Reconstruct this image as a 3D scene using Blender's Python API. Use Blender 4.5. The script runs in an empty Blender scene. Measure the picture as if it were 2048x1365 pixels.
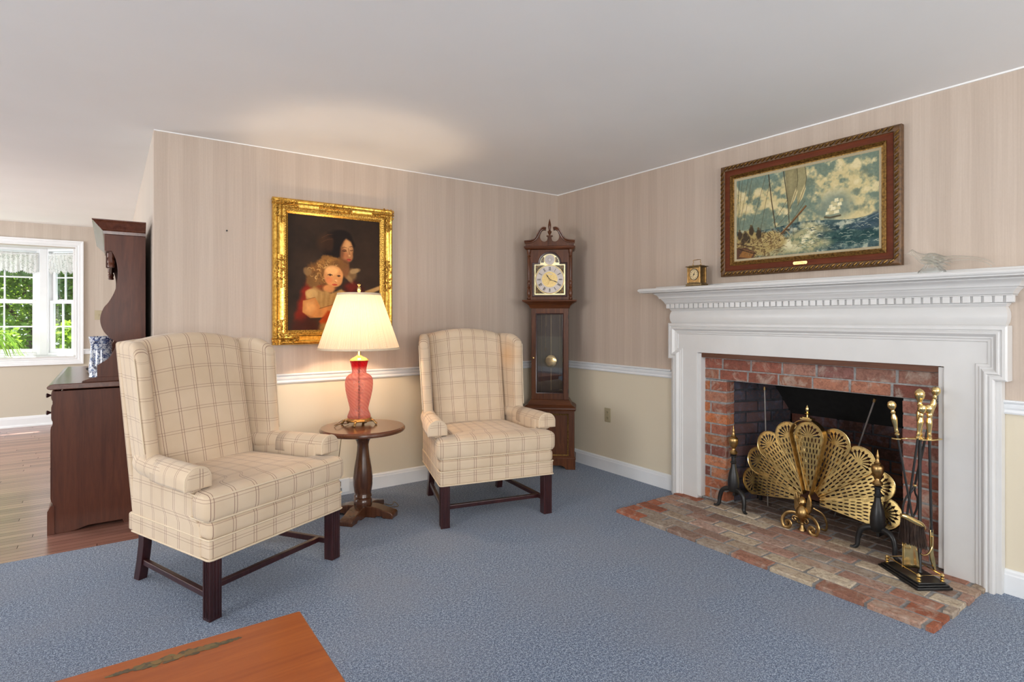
import bpy, math, random
import numpy as np
from math import sin, cos, pi, radians, sqrt, atan2, hypot
from mathutils import Vector, Matrix
random.seed(7)
SC = bpy.context.scene
COL = SC.collection

# ------------------------------------------------------------------ camera
cam_d = bpy.data.cameras.new('camera'); cam = bpy.data.objects.new('camera', cam_d); COL.objects.link(cam)
cam.location = (-3.424, -4.1022, 1.2807)
cam.rotation_euler = (radians(90), 0, -0.6153)
cam_d.sensor_width = 36; cam_d.lens = 1137.67/2048*36
cam_d.shift_y = -(682.5-638.33)/2048
cam_d.clip_start = 0.05; cam_d.clip_end = 200
SC.camera = cam

# ------------------------------------------------------------------ look
SC.view_settings.view_transform = 'Standard'; SC.view_settings.look = 'None'
SC.view_settings.gamma = 1; SC.view_settings.use_curve_mapping = False
SC.view_settings.exposure = 0.24

# ------------------------------------------------------------------ daylight
W = bpy.data.worlds.new('sky'); SC.world = W; W.use_nodes = True
wn = W.node_tree.nodes; wl = W.node_tree.links
bg = wn['Background']; bg.inputs['Color'].default_value = (0.78, 0.89, 1.0, 1); bg.inputs['Strength'].default_value = 1.9

def sun(az_from, elev, strength, color):
    d = bpy.data.lights.new('sun', 'SUN'); d.energy = strength; d.color = color; d.angle = 0.009
    o = bpy.data.objects.new('sun', d); COL.objects.link(o)
    # az_from: direction the sun stands in (radians, 0 = +Y, clockwise), light travels away from it
    v = Vector((sin(az_from)*cos(elev), cos(az_from)*cos(elev), sin(elev)))
    o.rotation_euler = v.to_track_quat('Z', 'Y').to_euler(); o.location = v*20
    return o
sun(radians(-8), radians(62), 18.0, (1.0, 0.95, 0.86))

def window_light(name, loc, rot, sx, sy, power, color):
    d = bpy.data.lights.new(name, 'AREA'); d.shape = 'RECTANGLE'; d.size = sx; d.size_y = sy
    d.energy = power; d.color = color
    o = bpy.data.objects.new(name, d); COL.objects.link(o)
    o.location = loc; o.rotation_euler = rot
    return o
DAY = (1.0, 0.985, 0.965)
# daylight that enters by the windows of the walls behind the camera; the dining lamp is added fill
window_light('daylight_rear', (-1.25, -6.52, 1.5), (radians(104), 0, 0), 1.5, 1.35, 46, DAY)
window_light('daylight_rear', (-3.9, -6.52, 1.5), (radians(104), 0, 0), 1.5, 1.35, 86, DAY)
window_light('daylight_left', (-7.52, -2.9, 1.5), (radians(104), 0, radians(-90)), 1.9, 1.35, 95, DAY)
window_light('dining_fill', (-7.52, 2.6, 1.5), (radians(90), 0, radians(-90)), 2.2, 1.4, 125, (0.97, 0.99, 1.0))

# ------------------------------------------------------------------ helpers: objects
def props(o, label=None, cat=None, group=None, kind=None):
    if label: o['label'] = label
    if cat: o['category'] = cat
    if group: o['group'] = group
    if kind: o['kind'] = kind
    return o
def thing(name, label, cat, loc=(0,0,0), rz=0.0, group=None):
    o = bpy.data.objects.new(name, None); COL.objects.link(o); o.empty_display_size = 0.1
    o.location = loc; o.rotation_euler = (0, 0, rz)
    return props(o, label, cat, group)
def place_copy(root, loc, rz, label, group):
    r = root.copy(); COL.objects.link(r); r.location = loc; r.rotation_euler = (0, 0, rz)
    r['label'] = label; r['group'] = group
    for ch in list(root.children):
        c = ch.copy(); COL.objects.link(c); c.parent = r
        for g in list(ch.children):
            d = g.copy(); COL.objects.link(d); d.parent = c
    return r

class MB:
    """collects shapes and builds them as one mesh object"""
    def __init__(s): s.v = []; s.f = []; s.uv = None; s.col = None
    def add(s, vs, fs):
        n = len(s.v); s.v += [tuple(map(float, p)) for p in vs]; s.f += [tuple(i+n for i in f) for f in fs]; return s
    def box(s, x0, x1, y0, y1, z0, z1, M=None):
        vs = [(x0,y0,z0),(x1,y0,z0),(x1,y1,z0),(x0,y1,z0),(x0,y0,z1),(x1,y0,z1),(x1,y1,z1),(x0,y1,z1)]
        if M is not None: vs = [tuple(M @ Vector(p)) for p in vs]
        return s.add(vs, [(0,3,2,1),(4,5,6,7),(0,1,5,4),(1,2,6,5),(2,3,7,6),(3,0,4,7)])
    def loft(s, rings, caps=True, closed=True):
        n = len(rings[0]); vs = [p for r in rings for p in r]; fs = []
        for i in range(len(rings)-1):
            for j in range(n if closed else n-1):
                k = (j+1) % n
                fs.append((i*n+j, i*n+k, (i+1)*n+k, (i+1)*n+j))
        if caps and closed:
            fs.append(tuple(range(n-1, -1, -1))); fs.append(tuple((len(rings)-1)*n+j for j in range(n)))
        return s.add(vs, fs)
    def lathe(s, prof, c=(0,0), n=24, caps=True, M=None):
        rings = [[(c[0]+r*cos(2*pi*j/n), c[1]+r*sin(2*pi*j/n), z) for j in range(n)] for r, z in prof]
        if M is not None: rings = [[tuple(M @ Vector(p)) for p in r] for r in rings]
        return s.loft(rings, caps)
    def tube(s, pts, r, n=8, caps=True, flat=1.0):
        pts = [Vector(p) for p in pts]; rings = []; N = None
        for i, p in enumerate(pts):
            a = pts[max(i-1, 0)]; b = pts[min(i+1, len(pts)-1)]; t = (b-a).normalized()
            if N is None:
                N = t.cross(Vector((0,0,1)));
                if N.length < 1e-3: N = t.cross(Vector((0,1,0)))
                N.normalize()
            N = (N - t*N.dot(t)).normalized(); B = t.cross(N)
            rr = r[i] if isinstance(r, (list, tuple)) else r
            rings.append([tuple(p + N*(rr*cos(2*pi*j/n)) + B*(rr*flat*sin(2*pi*j/n))) for j in range(n)])
        return s.loft(rings, caps)
    def prism(s, poly, d0, d1, fn=None):
        """poly of (a,b), extruded in depth d; fn(a,b,d) -> xyz (default a=x, d=y, b=z)"""
        fn = fn or (lambda a, b, d: (a, d, b)); n = len(poly)
        vs = [fn(a, b, d0) for a, b in poly] + [fn(a, b, d1) for a, b in poly]
        fs = [tuple(range(n)), tuple(range(2*n-1, n-1, -1))] + [(i, i+n, (i+1) % n+n, (i+1) % n) for i in range(n)]
        return s.add(vs, fs)
    def sweep(s, path, prof, fn, closed=False, caps=True):
        """mitred moulding: path of (a,b); prof of (off,p), off to the LEFT of travel; fn(a,b,p)->xyz"""
        n = len(path); rings = []
        for i, (a, b) in enumerate(path):
            def d(i0, i1):
                x = path[i1][0]-path[i0][0]; y = path[i1][1]-path[i0][1]; l = hypot(x, y); return x/l, y/l
            if closed or 0 < i < n-1:
                d0 = d((i-1) % n, i); d1 = d(i, (i+1) % n)
            elif i == 0: d0 = d1 = d(0, 1)
            else: d0 = d1 = d(n-2, n-1)
            n0 = (-d0[1], d0[0]); n1 = (-d1[1], d1[0]); mx, my = n0[0]+n1[0], n0[1]+n1[1]
            k = 2/(mx*mx+my*my); mx *= k; my *= k
            rings.append([fn(a+mx*o, b+my*o, p) for o, p in prof])
        m = len(prof); vs = [p for r in rings for p in r]; fs = []
        for i in range(n if closed else n-1):
            for j in range(m):
                k = (j+1) % m; ii = (i+1) % n
                fs.append((i*m+j, i*m+k, ii*m+k, ii*m+j))
        if caps and not closed: fs.append(tuple(range(m-1, -1, -1))); fs.append(tuple((n-1)*m+j for j in range(m)))
        return s.add(vs, fs)
    def sphere(s, c, r, n=12, m=8, sc=(1,1,1)):
        rings = []
        for i in range(m+1):
            t = pi*i/m; rr = max(sin(t), 1e-3)
            rings.append([(c[0]+r*sc[0]*rr*cos(2*pi*j/n), c[1]+r*sc[1]*rr*sin(2*pi*j/n), c[2]-r*sc[2]*cos(t)) for j in range(n)])
        return s.loft(rings)
    def build(s, name, mat, parent=None, bevel=0.0, smooth=True, seg=2, ang=40, fixn=True):
        me = bpy.data.meshes.new(name); me.from_pydata(s.v, [], s.f); me.validate()
        if fixn and s.uv is None and s.col is None:
            import bmesh
            b = bmesh.new(); b.from_mesh(me); bmesh.ops.recalc_face_normals(b, faces=b.faces); b.to_mesh(me); b.free()
        if s.uv is not None:
            ul = me.uv_layers.new(name='UVMap')
            for l in me.loops: ul.data[l.index].uv = s.uv[l.vertex_index]
        if s.col is not None:
            at = me.color_attributes.new('Col', 'FLOAT_COLOR', 'POINT')
            a = np.ones((len(s.v), 4), dtype=np.float32); a[:, :3] = np.array(s.col, dtype=np.float32)
            at.data.foreach_set('color', a.ravel())
        if smooth:
            me.polygons.foreach_set('use_smooth', [True]*len(me.polygons))
            try: me.set_sharp_from_angle(angle=radians(ang))
            except Exception: pass
        me.materials.append(mat)
        o = bpy.data.objects.new(name, me); COL.objects.link(o)
        if parent is not None: o.parent = parent
        if bevel:
            m = o.modifiers.new('bevel', 'BEVEL'); m.width = bevel; m.segments = seg; m.limit_method = 'ANGLE'; m.angle_limit = radians(35)
            m.harden_normals = False
        return o

def coords(h, r, n):
    """positions along an edge of half length h, dense near the rounded ends"""
    c = [h-r+r*sin(t) for t in (pi/2, pi*.36, pi*.24, pi*.12, 0)]
    inner = [(h-r)*(1-2*i/n) for i in range(1, n)]
    return sorted(set([round(-x, 6) for x in c] + [round(x, 6) for x in inner] + [round(x, 6) for x in c]))
def rounded_box(mb, cx, cy, cz, hx, hy, hz, r, n=(8,8,4), deform=None, puff=0.0, uv=None, extra_y=()):
    """closed box with round edges on a dense grid, so that it can be bent afterwards; gives UVs too"""
    X, Y, Z = coords(hx, r, n[0]), coords(hy, r, n[1]), coords(hz, r, n[2])
    if extra_y: Y = sorted(set(Y+list(extra_y)))
    vs, uvs, fs, idx = [], [], [], {}
    def P(x, y, z, side):
        k = (round(x,6), round(y,6), round(z,6), side)
        if k in idx: return idx[k]
        ix = max(-(hx-r), min(hx-r, x)); iy = max(-(hy-r), min(hy-r, y)); iz = max(-(hz-r), min(hz-r, z))
        # move point on the cube surface to the rounded surface
        d = Vector((x-ix, y-iy, z-iz)); q = Vector((ix, iy, iz))
        if d.length > 1e-9: q = q + d.normalized()*r if d.length > 1e-9 else q
        # faces: point lies at distance r from the inner box already
        ux = 1-(q.x/hx)**2; uy = 1-(q.y/hy)**2; uz = 1-(q.z/hz)**2
        ux, uy, uz = max(ux,0), max(uy,0), max(uz,0)
        if puff:
            q = q + Vector((puff*.5*(1 if q.x > 0 else -1)*sqrt(uy*uz)*(abs(q.x)/hx)**3,
                            puff*.5*(1 if q.y > 0 else -1)*sqrt(ux*uz)*(abs(q.y)/hy)**3,
                            puff*(1 if q.z > 0 else -1)*sqrt(ux*uy)*(abs(q.z)/hz)**3))
        p = (cx+q.x, cy+q.y, cz+q.z)
        if uv == 'side' or (uv is None and side == 'x'): t = (p[1]+.03, p[2])
        elif side == 'z': t = (p[0], cz+hz+(p[1]-(cy-hy)) if True else 0)
        else: t = (p[0], p[2]) if p[1] < cy else (p[0], p[2])
        if deform: p = deform(*p)
        vs.append(tuple(p)); uvs.append(t); idx[k] = len(vs)-1
        return idx[k]
    for zz, fl in ((-hz, 1), (hz, 0)):
        for i in range(len(X)-1):
            for j in range(len(Y)-1):
                q = [P(X[i],Y[j],zz,'z'), P(X[i+1],Y[j],zz,'z'), P(X[i+1],Y[j+1],zz,'z'), P(X[i],Y[j+1],zz,'z')]
                fs.append(tuple(q[::-1] if fl else q))
    for yy, fl in ((-hy, 0), (hy, 1)):
        for i in range(len(X)-1):
            for j in range(len(Z)-1):
                q = [P(X[i],yy,Z[j],'y'), P(X[i+1],yy,Z[j],'y'), P(X[i+1],yy,Z[j+1],'y'), P(X[i],yy,Z[j+1],'y')]
                fs.append(tuple(q[::-1] if fl else q))
    for xx, fl in ((-hx, 1), (hx, 0)):
        for i in range(len(Y)-1):
            for j in range(len(Z)-1):
                q = [P(xx,Y[i],Z[j],'x'), P(xx,Y[i+1],Z[j],'x'), P(xx,Y[i+1],Z[j+1],'x'), P(xx,Y[i],Z[j+1],'x')]
                fs.append(tuple(q[::-1] if fl else q))
    n0 = len(mb.v); mb.v += vs; mb.f += [tuple(i+n0 for i in f) for f in fs]
    mb.uv = (mb.uv or []) + uvs
    return mb
def weld(o, d=0.0004):
    m = o.modifiers.new('weld', 'WELD'); m.merge_threshold = d; return o

def smooth_curve(pts, n=8):
    """Catmull-Rom through pts (2D or 3D)"""
    P_ = [np.array(p, float) for p in pts]; P_ = [2*P_[0]-P_[1]] + P_ + [2*P_[-1]-P_[-2]]; out = []
    for i in range(1, len(P_)-2):
        for k in range(n):
            t = k/n; a, b, c, d = P_[i-1:i+3]
            out.append(tuple(.5*((2*b)+(-a+c)*t+(2*a-5*b+4*c-d)*t*t+(-a+3*b-3*c+d)*t**3)))
    out.append(tuple(P_[-2])); return out
# ------------------------------------------------------------------ helpers: materials
def srgb(r, g, b):
    f = lambda c: (c/255/12.92) if c/255 <= .04045 else ((c/255+.055)/1.055)**2.4
    return (f(r), f(g), f(b), 1.0)
class NT:
    def __init__(s, name):
        s.m = bpy.data.materials.new(name); s.m.use_nodes = True; s.t = s.m.node_tree; s.b = s.t.nodes['Principled BSDF']
    def n(s, typ, **kw):
        nd = s.t.nodes.new(typ)
        for k, v in kw.items():
            if k in nd.inputs: s.set(nd.inputs[k], v)
            else: setattr(nd, k, v)
        return nd
    def set(s, sock, v):
        if isinstance(v, bpy.types.NodeSocket): s.t.links.new(v, sock)
        else: sock.default_value = v
    def link(s, a, b): s.t.links.new(a, b)
    def math(s, op, a, b=0.0, c=None):
        nd = s.t.nodes.new('ShaderNodeMath'); nd.operation = op; s.set(nd.inputs[0], a); s.set(nd.inputs[1], b)
        if c is not None: s.set(nd.inputs[2], c)
        return nd.outputs[0]
    def mix(s, f, a, b, mode='MIX'):
        nd = s.t.nodes.new('ShaderNodeMix'); nd.data_type = 'RGBA'; nd.blend_type = mode
        s.set(nd.inputs['Factor'], f); s.set(nd.inputs[6], a); s.set(nd.inputs[7], b); return nd.outputs[2]
    def ramp(s, f, stops):
        nd = s.t.nodes.new('ShaderNodeValToRGB'); s.set(nd.inputs[0], f); e = nd.color_ramp.elements
        while len(e) > len(stops): e.remove(e[-1])
        while len(e) < len(stops): e.new(1)
        for k, (p, c) in enumerate(stops): e[k].position = p; e[k].color = c if len(c) == 4 else (*c, 1)
        return nd.outputs[0]
    def obj(s, scale=(1,1,1), rot=(0,0,0), src='Object'):
        tc = s.t.nodes.new('ShaderNodeTexCoord'); mp = s.t.nodes.new('ShaderNodeMapping')
        s.link(tc.outputs[src], mp.inputs[0]); mp.inputs['Scale'].default_value = scale; mp.inputs['Rotation'].default_value = rot
        return mp.outputs[0]
    def noise(s, vec, scale=5, detail=3, rough=.5, dist=0):
        nd = s.n('ShaderNodeTexNoise'); s.link(vec, nd.inputs['Vector']); nd.inputs['Scale'].default_value = scale
        nd.inputs['Detail'].default_value = detail; nd.inputs['Roughness'].default_value = rough; nd.inputs['Distortion'].default_value = dist
        return nd.outputs['Fac']
    def bump(s, h, strength=.3, dist=.002):
        nd = s.n('ShaderNodeBump'); s.link(h, nd.inputs['Height']); nd.inputs['Strength'].default_value = strength
        nd.inputs['Distance'].default_value = dist; s.link(nd.outputs[0], s.b.inputs['Normal'])
    def base(s, c): s.set(s.b.inputs['Base Color'], c)
    def rough(s, v): s.set(s.b.inputs['Roughness'], v)

def plain(name, rgb, rough=.5, metal=0, spec=.5, coat=0, var=.04, scale=30, bump=0.0):
    t = NT(name); v = t.obj(); n_ = t.noise(v, scale, 3)
    c = rgb; lo = tuple(x*(1-var) for x in c[:3])+(1,); hi = tuple(min(1, x*(1+var)) for x in c[:3])+(1,)
    t.base(t.ramp(n_, [(.3, lo), (.7, hi)])); t.rough(rough); t.b.inputs['Metallic'].default_value = metal
    t.b.inputs['Specular IOR Level'].default_value = spec; t.b.inputs['Coat Weight'].default_value = coat
    if bump: t.bump(n_, bump, .002)
    return t.m
def wood(name, dark, light, rough=.3, axis='z', grain=1.0, coat=.3, src='Object', spec=.5):
    t = NT(name); sc = {'z': (14,14,1.2), 'x': (1.2,14,14), 'y': (14,1.2,14)}[axis]
    v = t.obj(sc, src=src); n1 = t.noise(v, 2.2*grain, 5, .6, 1.2); v2 = t.obj(tuple(x*4 for x in sc), src=src); n2 = t.noise(v2, 4*grain, 3, .7)
    f = t.math('ADD', t.math('MULTIPLY', n1, .75), t.math('MULTIPLY', n2, .25))
    t.base(t.ramp(f, [(.32, dark), (.68, light)])); t.rough(rough); t.b.inputs['Specular IOR Level'].default_value = spec; t.b.inputs['Coat Weight'].default_value = coat
    t.b.inputs['Coat Roughness'].default_value = .15; t.bump(n2, .06, .001); return t.m
def brass(name, rgb=(.83,.62,.27), rough=.18, var=.15, scale=25):
    t = NT(name); v = t.obj(); n_ = t.noise(v, scale, 4); c = rgb
    t.base(t.ramp(n_, [(.3, tuple(x*(1-var) for x in c)+(1,)), (.7, tuple(min(1,x*(1+var)) for x in c)+(1,))]))
    t.b.inputs['Metallic'].default_value = 1; t.rough(t.math('ADD', t.math('MULTIPLY', n_, .15), rough-.06)); return t.m
def glass(name, tint=(1,1,1), rough=0.0, refl=1.0, opacity=0.0):
    """thin window-like glass: clear with a Fresnel reflection"""
    t = NT(name); out = t.t.nodes['Material Output']
    tr = t.n('ShaderNodeBsdfTransparent'); tr.inputs[0].default_value = (*tint, 1)
    gl = t.n('ShaderNodeBsdfGlossy'); gl.inputs['Roughness'].default_value = rough
    lw = t.n('ShaderNodeLayerWeight'); lw.inputs[0].default_value = .5; fz_ = t.math('MULTIPLY_ADD', t.math('POWER', lw.outputs['Facing'], 5.0), .95, .045)
    mx = t.n('ShaderNodeMixShader'); t.set(mx.inputs[0], t.math('MULTIPLY', fz_, refl)); t.link(tr.outputs[0], mx.inputs[1]); t.link(gl.outputs[0], mx.inputs[2])
    t.link(mx.outputs[0], out.inputs['Surface']); return t.m

M = {}
def wallpaper():
    t = NT('striped_wallpaper'); tc = t.n('ShaderNodeTexCoord'); sp = t.n('ShaderNodeSeparateXYZ'); t.link(tc.outputs['Object'], sp.inputs[0])
    u = t.math('ADD', sp.outputs[0], sp.outputs[1])          # runs along either wall
    cb = t.n('ShaderNodeCombineXYZ'); t.set(cb.inputs[0], u); t.set(cb.inputs[2], t.math('MULTIPLY', sp.outputs[2], .02))
    fine = t.n('ShaderNodeTexNoise'); t.link(cb.outputs[0], fine.inputs['Vector']); fine.inputs['Scale'].default_value = 130; fine.inputs['Detail'].default_value = 2
    wide = t.n('ShaderNodeTexNoise'); t.link(cb.outputs[0], wide.inputs['Vector']); wide.inputs['Scale'].default_value = 17; wide.inputs['Detail'].default_value = 1
    cb2 = t.n('ShaderNodeCombineXYZ'); t.set(cb2.inputs[0], t.math('MULTIPLY', u, 3)); t.set(cb2.inputs[2], sp.outputs[2])
    moire = t.n('ShaderNodeTexNoise'); t.link(cb2.outputs[0], moire.inputs['Vector']); moire.inputs['Scale'].default_value = 60; moire.inputs['Detail'].default_value = 3
    stripe = t.math('GREATER_THAN', t.math('FRACT', t.math('MULTIPLY', u, 5.9)), .52)
    f = t.math('ADD', t.math('MULTIPLY', fine.outputs[0], .40), t.math('MULTIPLY', wide.outputs[0], .28))
    f = t.math('ADD', f, t.math('MULTIPLY', moire.outputs[0], .18)); f = t.math('ADD', f, t.math('MULTIPLY', stripe, .09))
    t.base(t.ramp(f, [(.32, (.475,.385,.315)), (.52, (.53,.435,.36)), (.72, (.59,.495,.415))])); t.rough(.62)
    t.bump(moire.outputs[0], .05, .001); return t.m
M['wallpaper'] = wallpaper()
M['cream_wall'] = plain('cream_wall_paint', (.70,.625,.475,1), .5, var=.03, scale=3)
M['ceiling'] = plain('ceiling_paint', (.88,.88,.87,1), .8, var=.015, scale=2, bump=.05)
M['white'] = plain('white_gloss_paint', (.655,.65,.64,1), .32, var=.02, scale=8)
M['white_trim'] = plain('white_trim_paint', (.78,.80,.82,1), .35, var=.02, scale=8)
def carpet():
    t = NT('blue_carpet_pile'); v = t.obj()
    tuft = t.n('ShaderNodeTexVoronoi'); t.link(v, tuft.inputs['Vector']); tuft.inputs['Scale'].default_value = 150
    n1 = t.noise(v, 230, 2, .6); n2 = t.noise(v, 2.2, 3); n3 = t.noise(v, 95, 2, .6)
    f = t.math('ADD', t.math('MULTIPLY', n1, .66), t.math('MULTIPLY', n3, .34))
    c = t.ramp(f, [(.37, (.022,.042,.090)), (.5, (.115,.165,.260)), (.60, (.40,.48,.60))])
    c = t.mix(t.math('MULTIPLY', t.ramp(n2, [(.4,(0,0,0)),(.65,(1,1,1))]), .35), c, (.20,.215,.26,1))
    t.base(c); t.rough(.95); t.b.inputs['Specular IOR Level'].default_value = .1
    t.b.inputs['Sheen Weight'].default_value = .25; t.b.inputs['Sheen Roughness'].default_value = .5
    h = t.math('ADD', t.math('MULTIPLY', tuft.outputs['Distance'], -.8), t.math('MULTIPLY', n1, 1.2)); t.bump(h, .8, .004); return t.m
M['carpet'] = carpet()
def plank_floor():
    t = NT('oak_strip_floor'); tc = t.n('ShaderNodeTexCoord'); sp = t.n('ShaderNodeSeparateXYZ'); t.link(tc.outputs['Object'], sp.inputs[0])
    hh = t.math('DIVIDE', sp.outputs[1], .057); row = t.math('FLOOR', hh); w1 = t.n('ShaderNodeTexWhiteNoise', noise_dimensions='1D'); t.set(w1.inputs['W'], row)
    xx = t.math('ADD', t.math('DIVIDE', sp.outputs[0], 1.3), t.math('MULTIPLY', w1.outputs['Value'], 9.0)); pid = t.math('FLOOR', xx)
    cb = t.n('ShaderNodeCombineXYZ'); t.set(cb.inputs[0], row); t.set(cb.inputs[1], pid); w2 = t.n('ShaderNodeTexWhiteNoise', noise_dimensions='2D'); t.link(cb.outputs[0], w2.inputs['Vector'])
    gap = t.math('MAXIMUM', t.math('LESS_THAN', t.math('FRACT', hh), .045), t.math('LESS_THAN', t.math('FRACT', xx), .0022))
    v = t.obj((1.5, 22, 1)); g = t.noise(v, 3, 4, .6, .6)
    c = t.ramp(w2.outputs['Value'], [(0, (.25,.105,.075)), (1, (.42,.21,.155))]); c = t.mix(.5, c, t.ramp(g, [(.3,(.45,.4,.38)),(.7,(1,1,1))]), 'MULTIPLY'); c = t.mix(gap, c, (.02,.01,.008,1)); t.base(c)
    t.rough(t.math('MULTIPLY_ADD', gap, .6, .24)); t.set(t.b.inputs['Specular IOR Level'], t.math('MULTIPLY_ADD', gap, -1.0, 1.0)); t.set(t.b.inputs['Coat Weight'], t.math('MULTIPLY_ADD', gap, -.45, .45))
    t.b.inputs['Coat Roughness'].default_value = .34; t.b.inputs['Coat IOR'].default_value = 1.6; return t.m
M['planks'] = plank_floor()
def plaid(base_a, base_b, line, name):
    """cream linen with a windowpane check of paired brown threads"""
    t = NT(name); uv = t.n('ShaderNodeUVMap'); sp = t.n('ShaderNodeSeparateXYZ'); t.link(uv.outputs[0], sp.inputs[0])
    P_ = .098; g = .0100; w = .0011
    def band(c, off):
        d = t.math('MULTIPLY', t.math('ABSOLUTE', t.math('SUBTRACT', t.math('FRACT', t.math('ADD', t.math('DIVIDE', c, P_), off)), .5)), P_)
        a = t.math('LESS_THAN', t.math('ABSOLUTE', t.math('SUBTRACT', d, g/1.6)), w); return a
    bx = band(sp.outputs[0], 0.0); by = band(sp.outputs[1], .25)
    f = t.math('MAXIMUM', bx, t.math('MULTIPLY', by, .62))
    v = t.obj(); n_ = t.noise(v, 400, 2, .6); n2 = t.noise(v, 6, 3)
    c = t.ramp(n2, [(.35, base_a), (.7, base_b)]); c = t.mix(t.math('MULTIPLY', n_, .18), c, (.45,.38,.27,1))
    c = t.mix(t.math('MULTIPLY', f, .95), c, line); t.base(c); t.rough(.85); t.b.inputs['Specular IOR Level'].default_value = .2
    t.b.inputs['Sheen Weight'].default_value = .2; t.bump(n_, .15, .0008); return t.m
M['plaid'] = plaid((.615,.475,.335), (.675,.535,.39), (.20,.105,.085,1), 'cream_plaid_linen')
M['welt'] = plain('cream_welt_cord', (.66,.54,.39,1), .85, var=.05)
M['leg_wood'] = wood('dark_mahogany', (.018,.004,.005,1), (.055,.014,.014,1), .28)
M['table_wood'] = wood('walnut_brown_wood', (.040,.014,.007,1), (.12,.045,.02,1), .25)
M['table_top_wood'] = wood('walnut_brown_top', (.07,.024,.012,1), (.17,.062,.028,1), .2, 'x')
M['clock_wood'] = wood('cherry_clock_wood', (.050,.014,.005,1), (.15,.048,.016,1), .34, coat=.12, spec=.35)
M['clock_wood_h'] = wood('cherry_clock_wood_cross', (.050,.014,.005,1), (.15,.048,.016,1), .34, 'x', coat=.12, spec=.35)
M['hutch_wood'] = wood('reddish_brown_maple', (.055,.013,.006,1), (.115,.034,.015,1), .42, grain=.6, coat=.04, spec=.3)
M['hutch_top_wood'] = wood('reddish_brown_maple_top', (.07,.020,.011,1), (.14,.048,.026,1), .25, 'y', grain=.6, coat=.2)
M['coffee_wood'] = wood('orange_maple', (.25,.048,.008,1), (.40,.098,.016,1), .3, 'x', grain=.5, coat=.2)
M['strip_wood'] = wood('brown_lath', (.07,.022,.01,1), (.16,.055,.022,1), .6, 'x')
M['brass'] = brass('polished_brass', (.80,.60,.27), .17)
M['fan_brass'] = brass('fan_brass_sheet', (.70,.50,.20), .26)
M['old_brass'] = brass('aged_brass', (.42,.27,.11), .32, .35, 40)
M['dull_brass'] = brass('antique_dull_brass', (.26,.19,.10), .42, .3, 60)
M['iron'] = plain('black_iron', (.012,.012,.013,1), .38, spec=.5, var=.3, bump=.1)
M['soot'] = plain('sooty_black_metal', (.006,.006,.006,1), .7, var=.5, bump=.2)
M['rod_steel'] = plain('grey_steel_rod', (.34,.32,.30,1), .4, metal=.6, var=.2)
def brickmat(name, sooty=False):
    """per-brick tint is stored with the bricks, wear and lime bloom come from noise"""
    t = NT(name); at = t.n('ShaderNodeAttribute'); at.attribute_name = 'Col'; v = t.obj()
    n1 = t.noise(v, 45, 5, .7, .4); n2 = t.noise(v, 11, 4, .65, .8); n3 = t.noise(v, 130, 3, .7)
    c = t.mix(t.ramp(n1, [(.38,(.5,.5,.5)),(.55,(0,0,0))]), at.outputs['Color'], (.13,.06,.045,1))
    if not sooty: c = t.mix(t.ramp(n2, [(.52,(0,0,0)),(.68,(.6,.6,.6))]), c, (.50,.43,.36,1))
    else: c = t.mix(t.ramp(n2, [(.50,(0,0,0)),(.72,(.35,.35,.35))]), c, (.13,.16,.24,1))
    c = t.mix(.3, c, t.ramp(n3, [(.3,(.45,.45,.45)),(.55,(1,1,1))]), 'MULTIPLY')
    t.base(c); t.rough(.9); t.b.inputs['Specular IOR Level'].default_value = .2; t.bump(t.math('ADD', n1, n3), .6, .004); return t.m
M['brick'] = brickmat('old_brick'); M['soot_brick'] = brickmat('sooty_brick', True)
def vcol(name, rough=.6, coat=0.0, spec=.5):
    t = NT(name); at = t.n('ShaderNodeAttribute'); at.attribute_name = 'Col'; t.base(at.outputs['Color']); t.rough(rough)
    t.b.inputs['Coat Weight'].default_value = coat; t.b.inputs['Coat Roughness'].default_value = .25
    t.b.inputs['Specular IOR Level'].default_value = spec; return t
M['paint'] = vcol('oil_paint_canvas', .6, 0.0, .2).m
def gilt(name, c1, c2, rough=.3, scale=60):
    t = NT(name); v = t.obj(); n_ = t.noise(v, scale, 4, .6); t.base(t.ramp(n_, [(.35, c1), (.62, c2)])); t.rough(rough)
    t.b.inputs['Metallic'].default_value = .85; t.bump(n_, .25, .002); return t.m
M['gilt'] = gilt('bright_gilt', (.50,.26,.035), (.86,.55,.12), .24)
M['gilt_orn'] = gilt('carved_gilt', (.20,.09,.012), (.78,.47,.10), .34, 140)
M['gilt_dull'] = gilt('dull_gilt', (.10,.05,.014), (.30,.17,.05), .42, 90)
M['frame_wood'] = wood('reddish_frame_wood', (.085,.016,.005,1), (.15,.034,.010,1), .55, 'x', coat=0, spec=.2)
M['rope_wood'] = plain('carved_brown_frame', (.12,.058,.022,1), .45, var=.5, scale=60)
M['linen'] = plain('linen_liner', (.42,.35,.22,1), .8, var=.1, scale=200)
M['outlet'] = plain('ivory_plastic', (.43,.37,.24,1), .4)
M['dark'] = plain('dark_slot', (.02,.018,.015,1), .6)
M['grey_grille'] = plain('white_grille', (.6,.62,.64,1), .4)
M['glass'] = glass('clear_glass'); M['dark_glass'] = glass('clock_glass', (.93,.93,.95), .02, 2.2)
M['case_back'] = plain('dark_case_interior', (.028,.014,.011,1), .5)
M['silver'] = plain('silvered_chapter_ring', (.66,.60,.56,1), .35, metal=.15, var=.06)
M['black_ink'] = plain('black_numeral_enamel', (.012,.011,.012,1), .4)
M['dial_paper'] = plain('cream_dial', (.66,.52,.29,1), .5, var=.15, scale=90)
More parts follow.
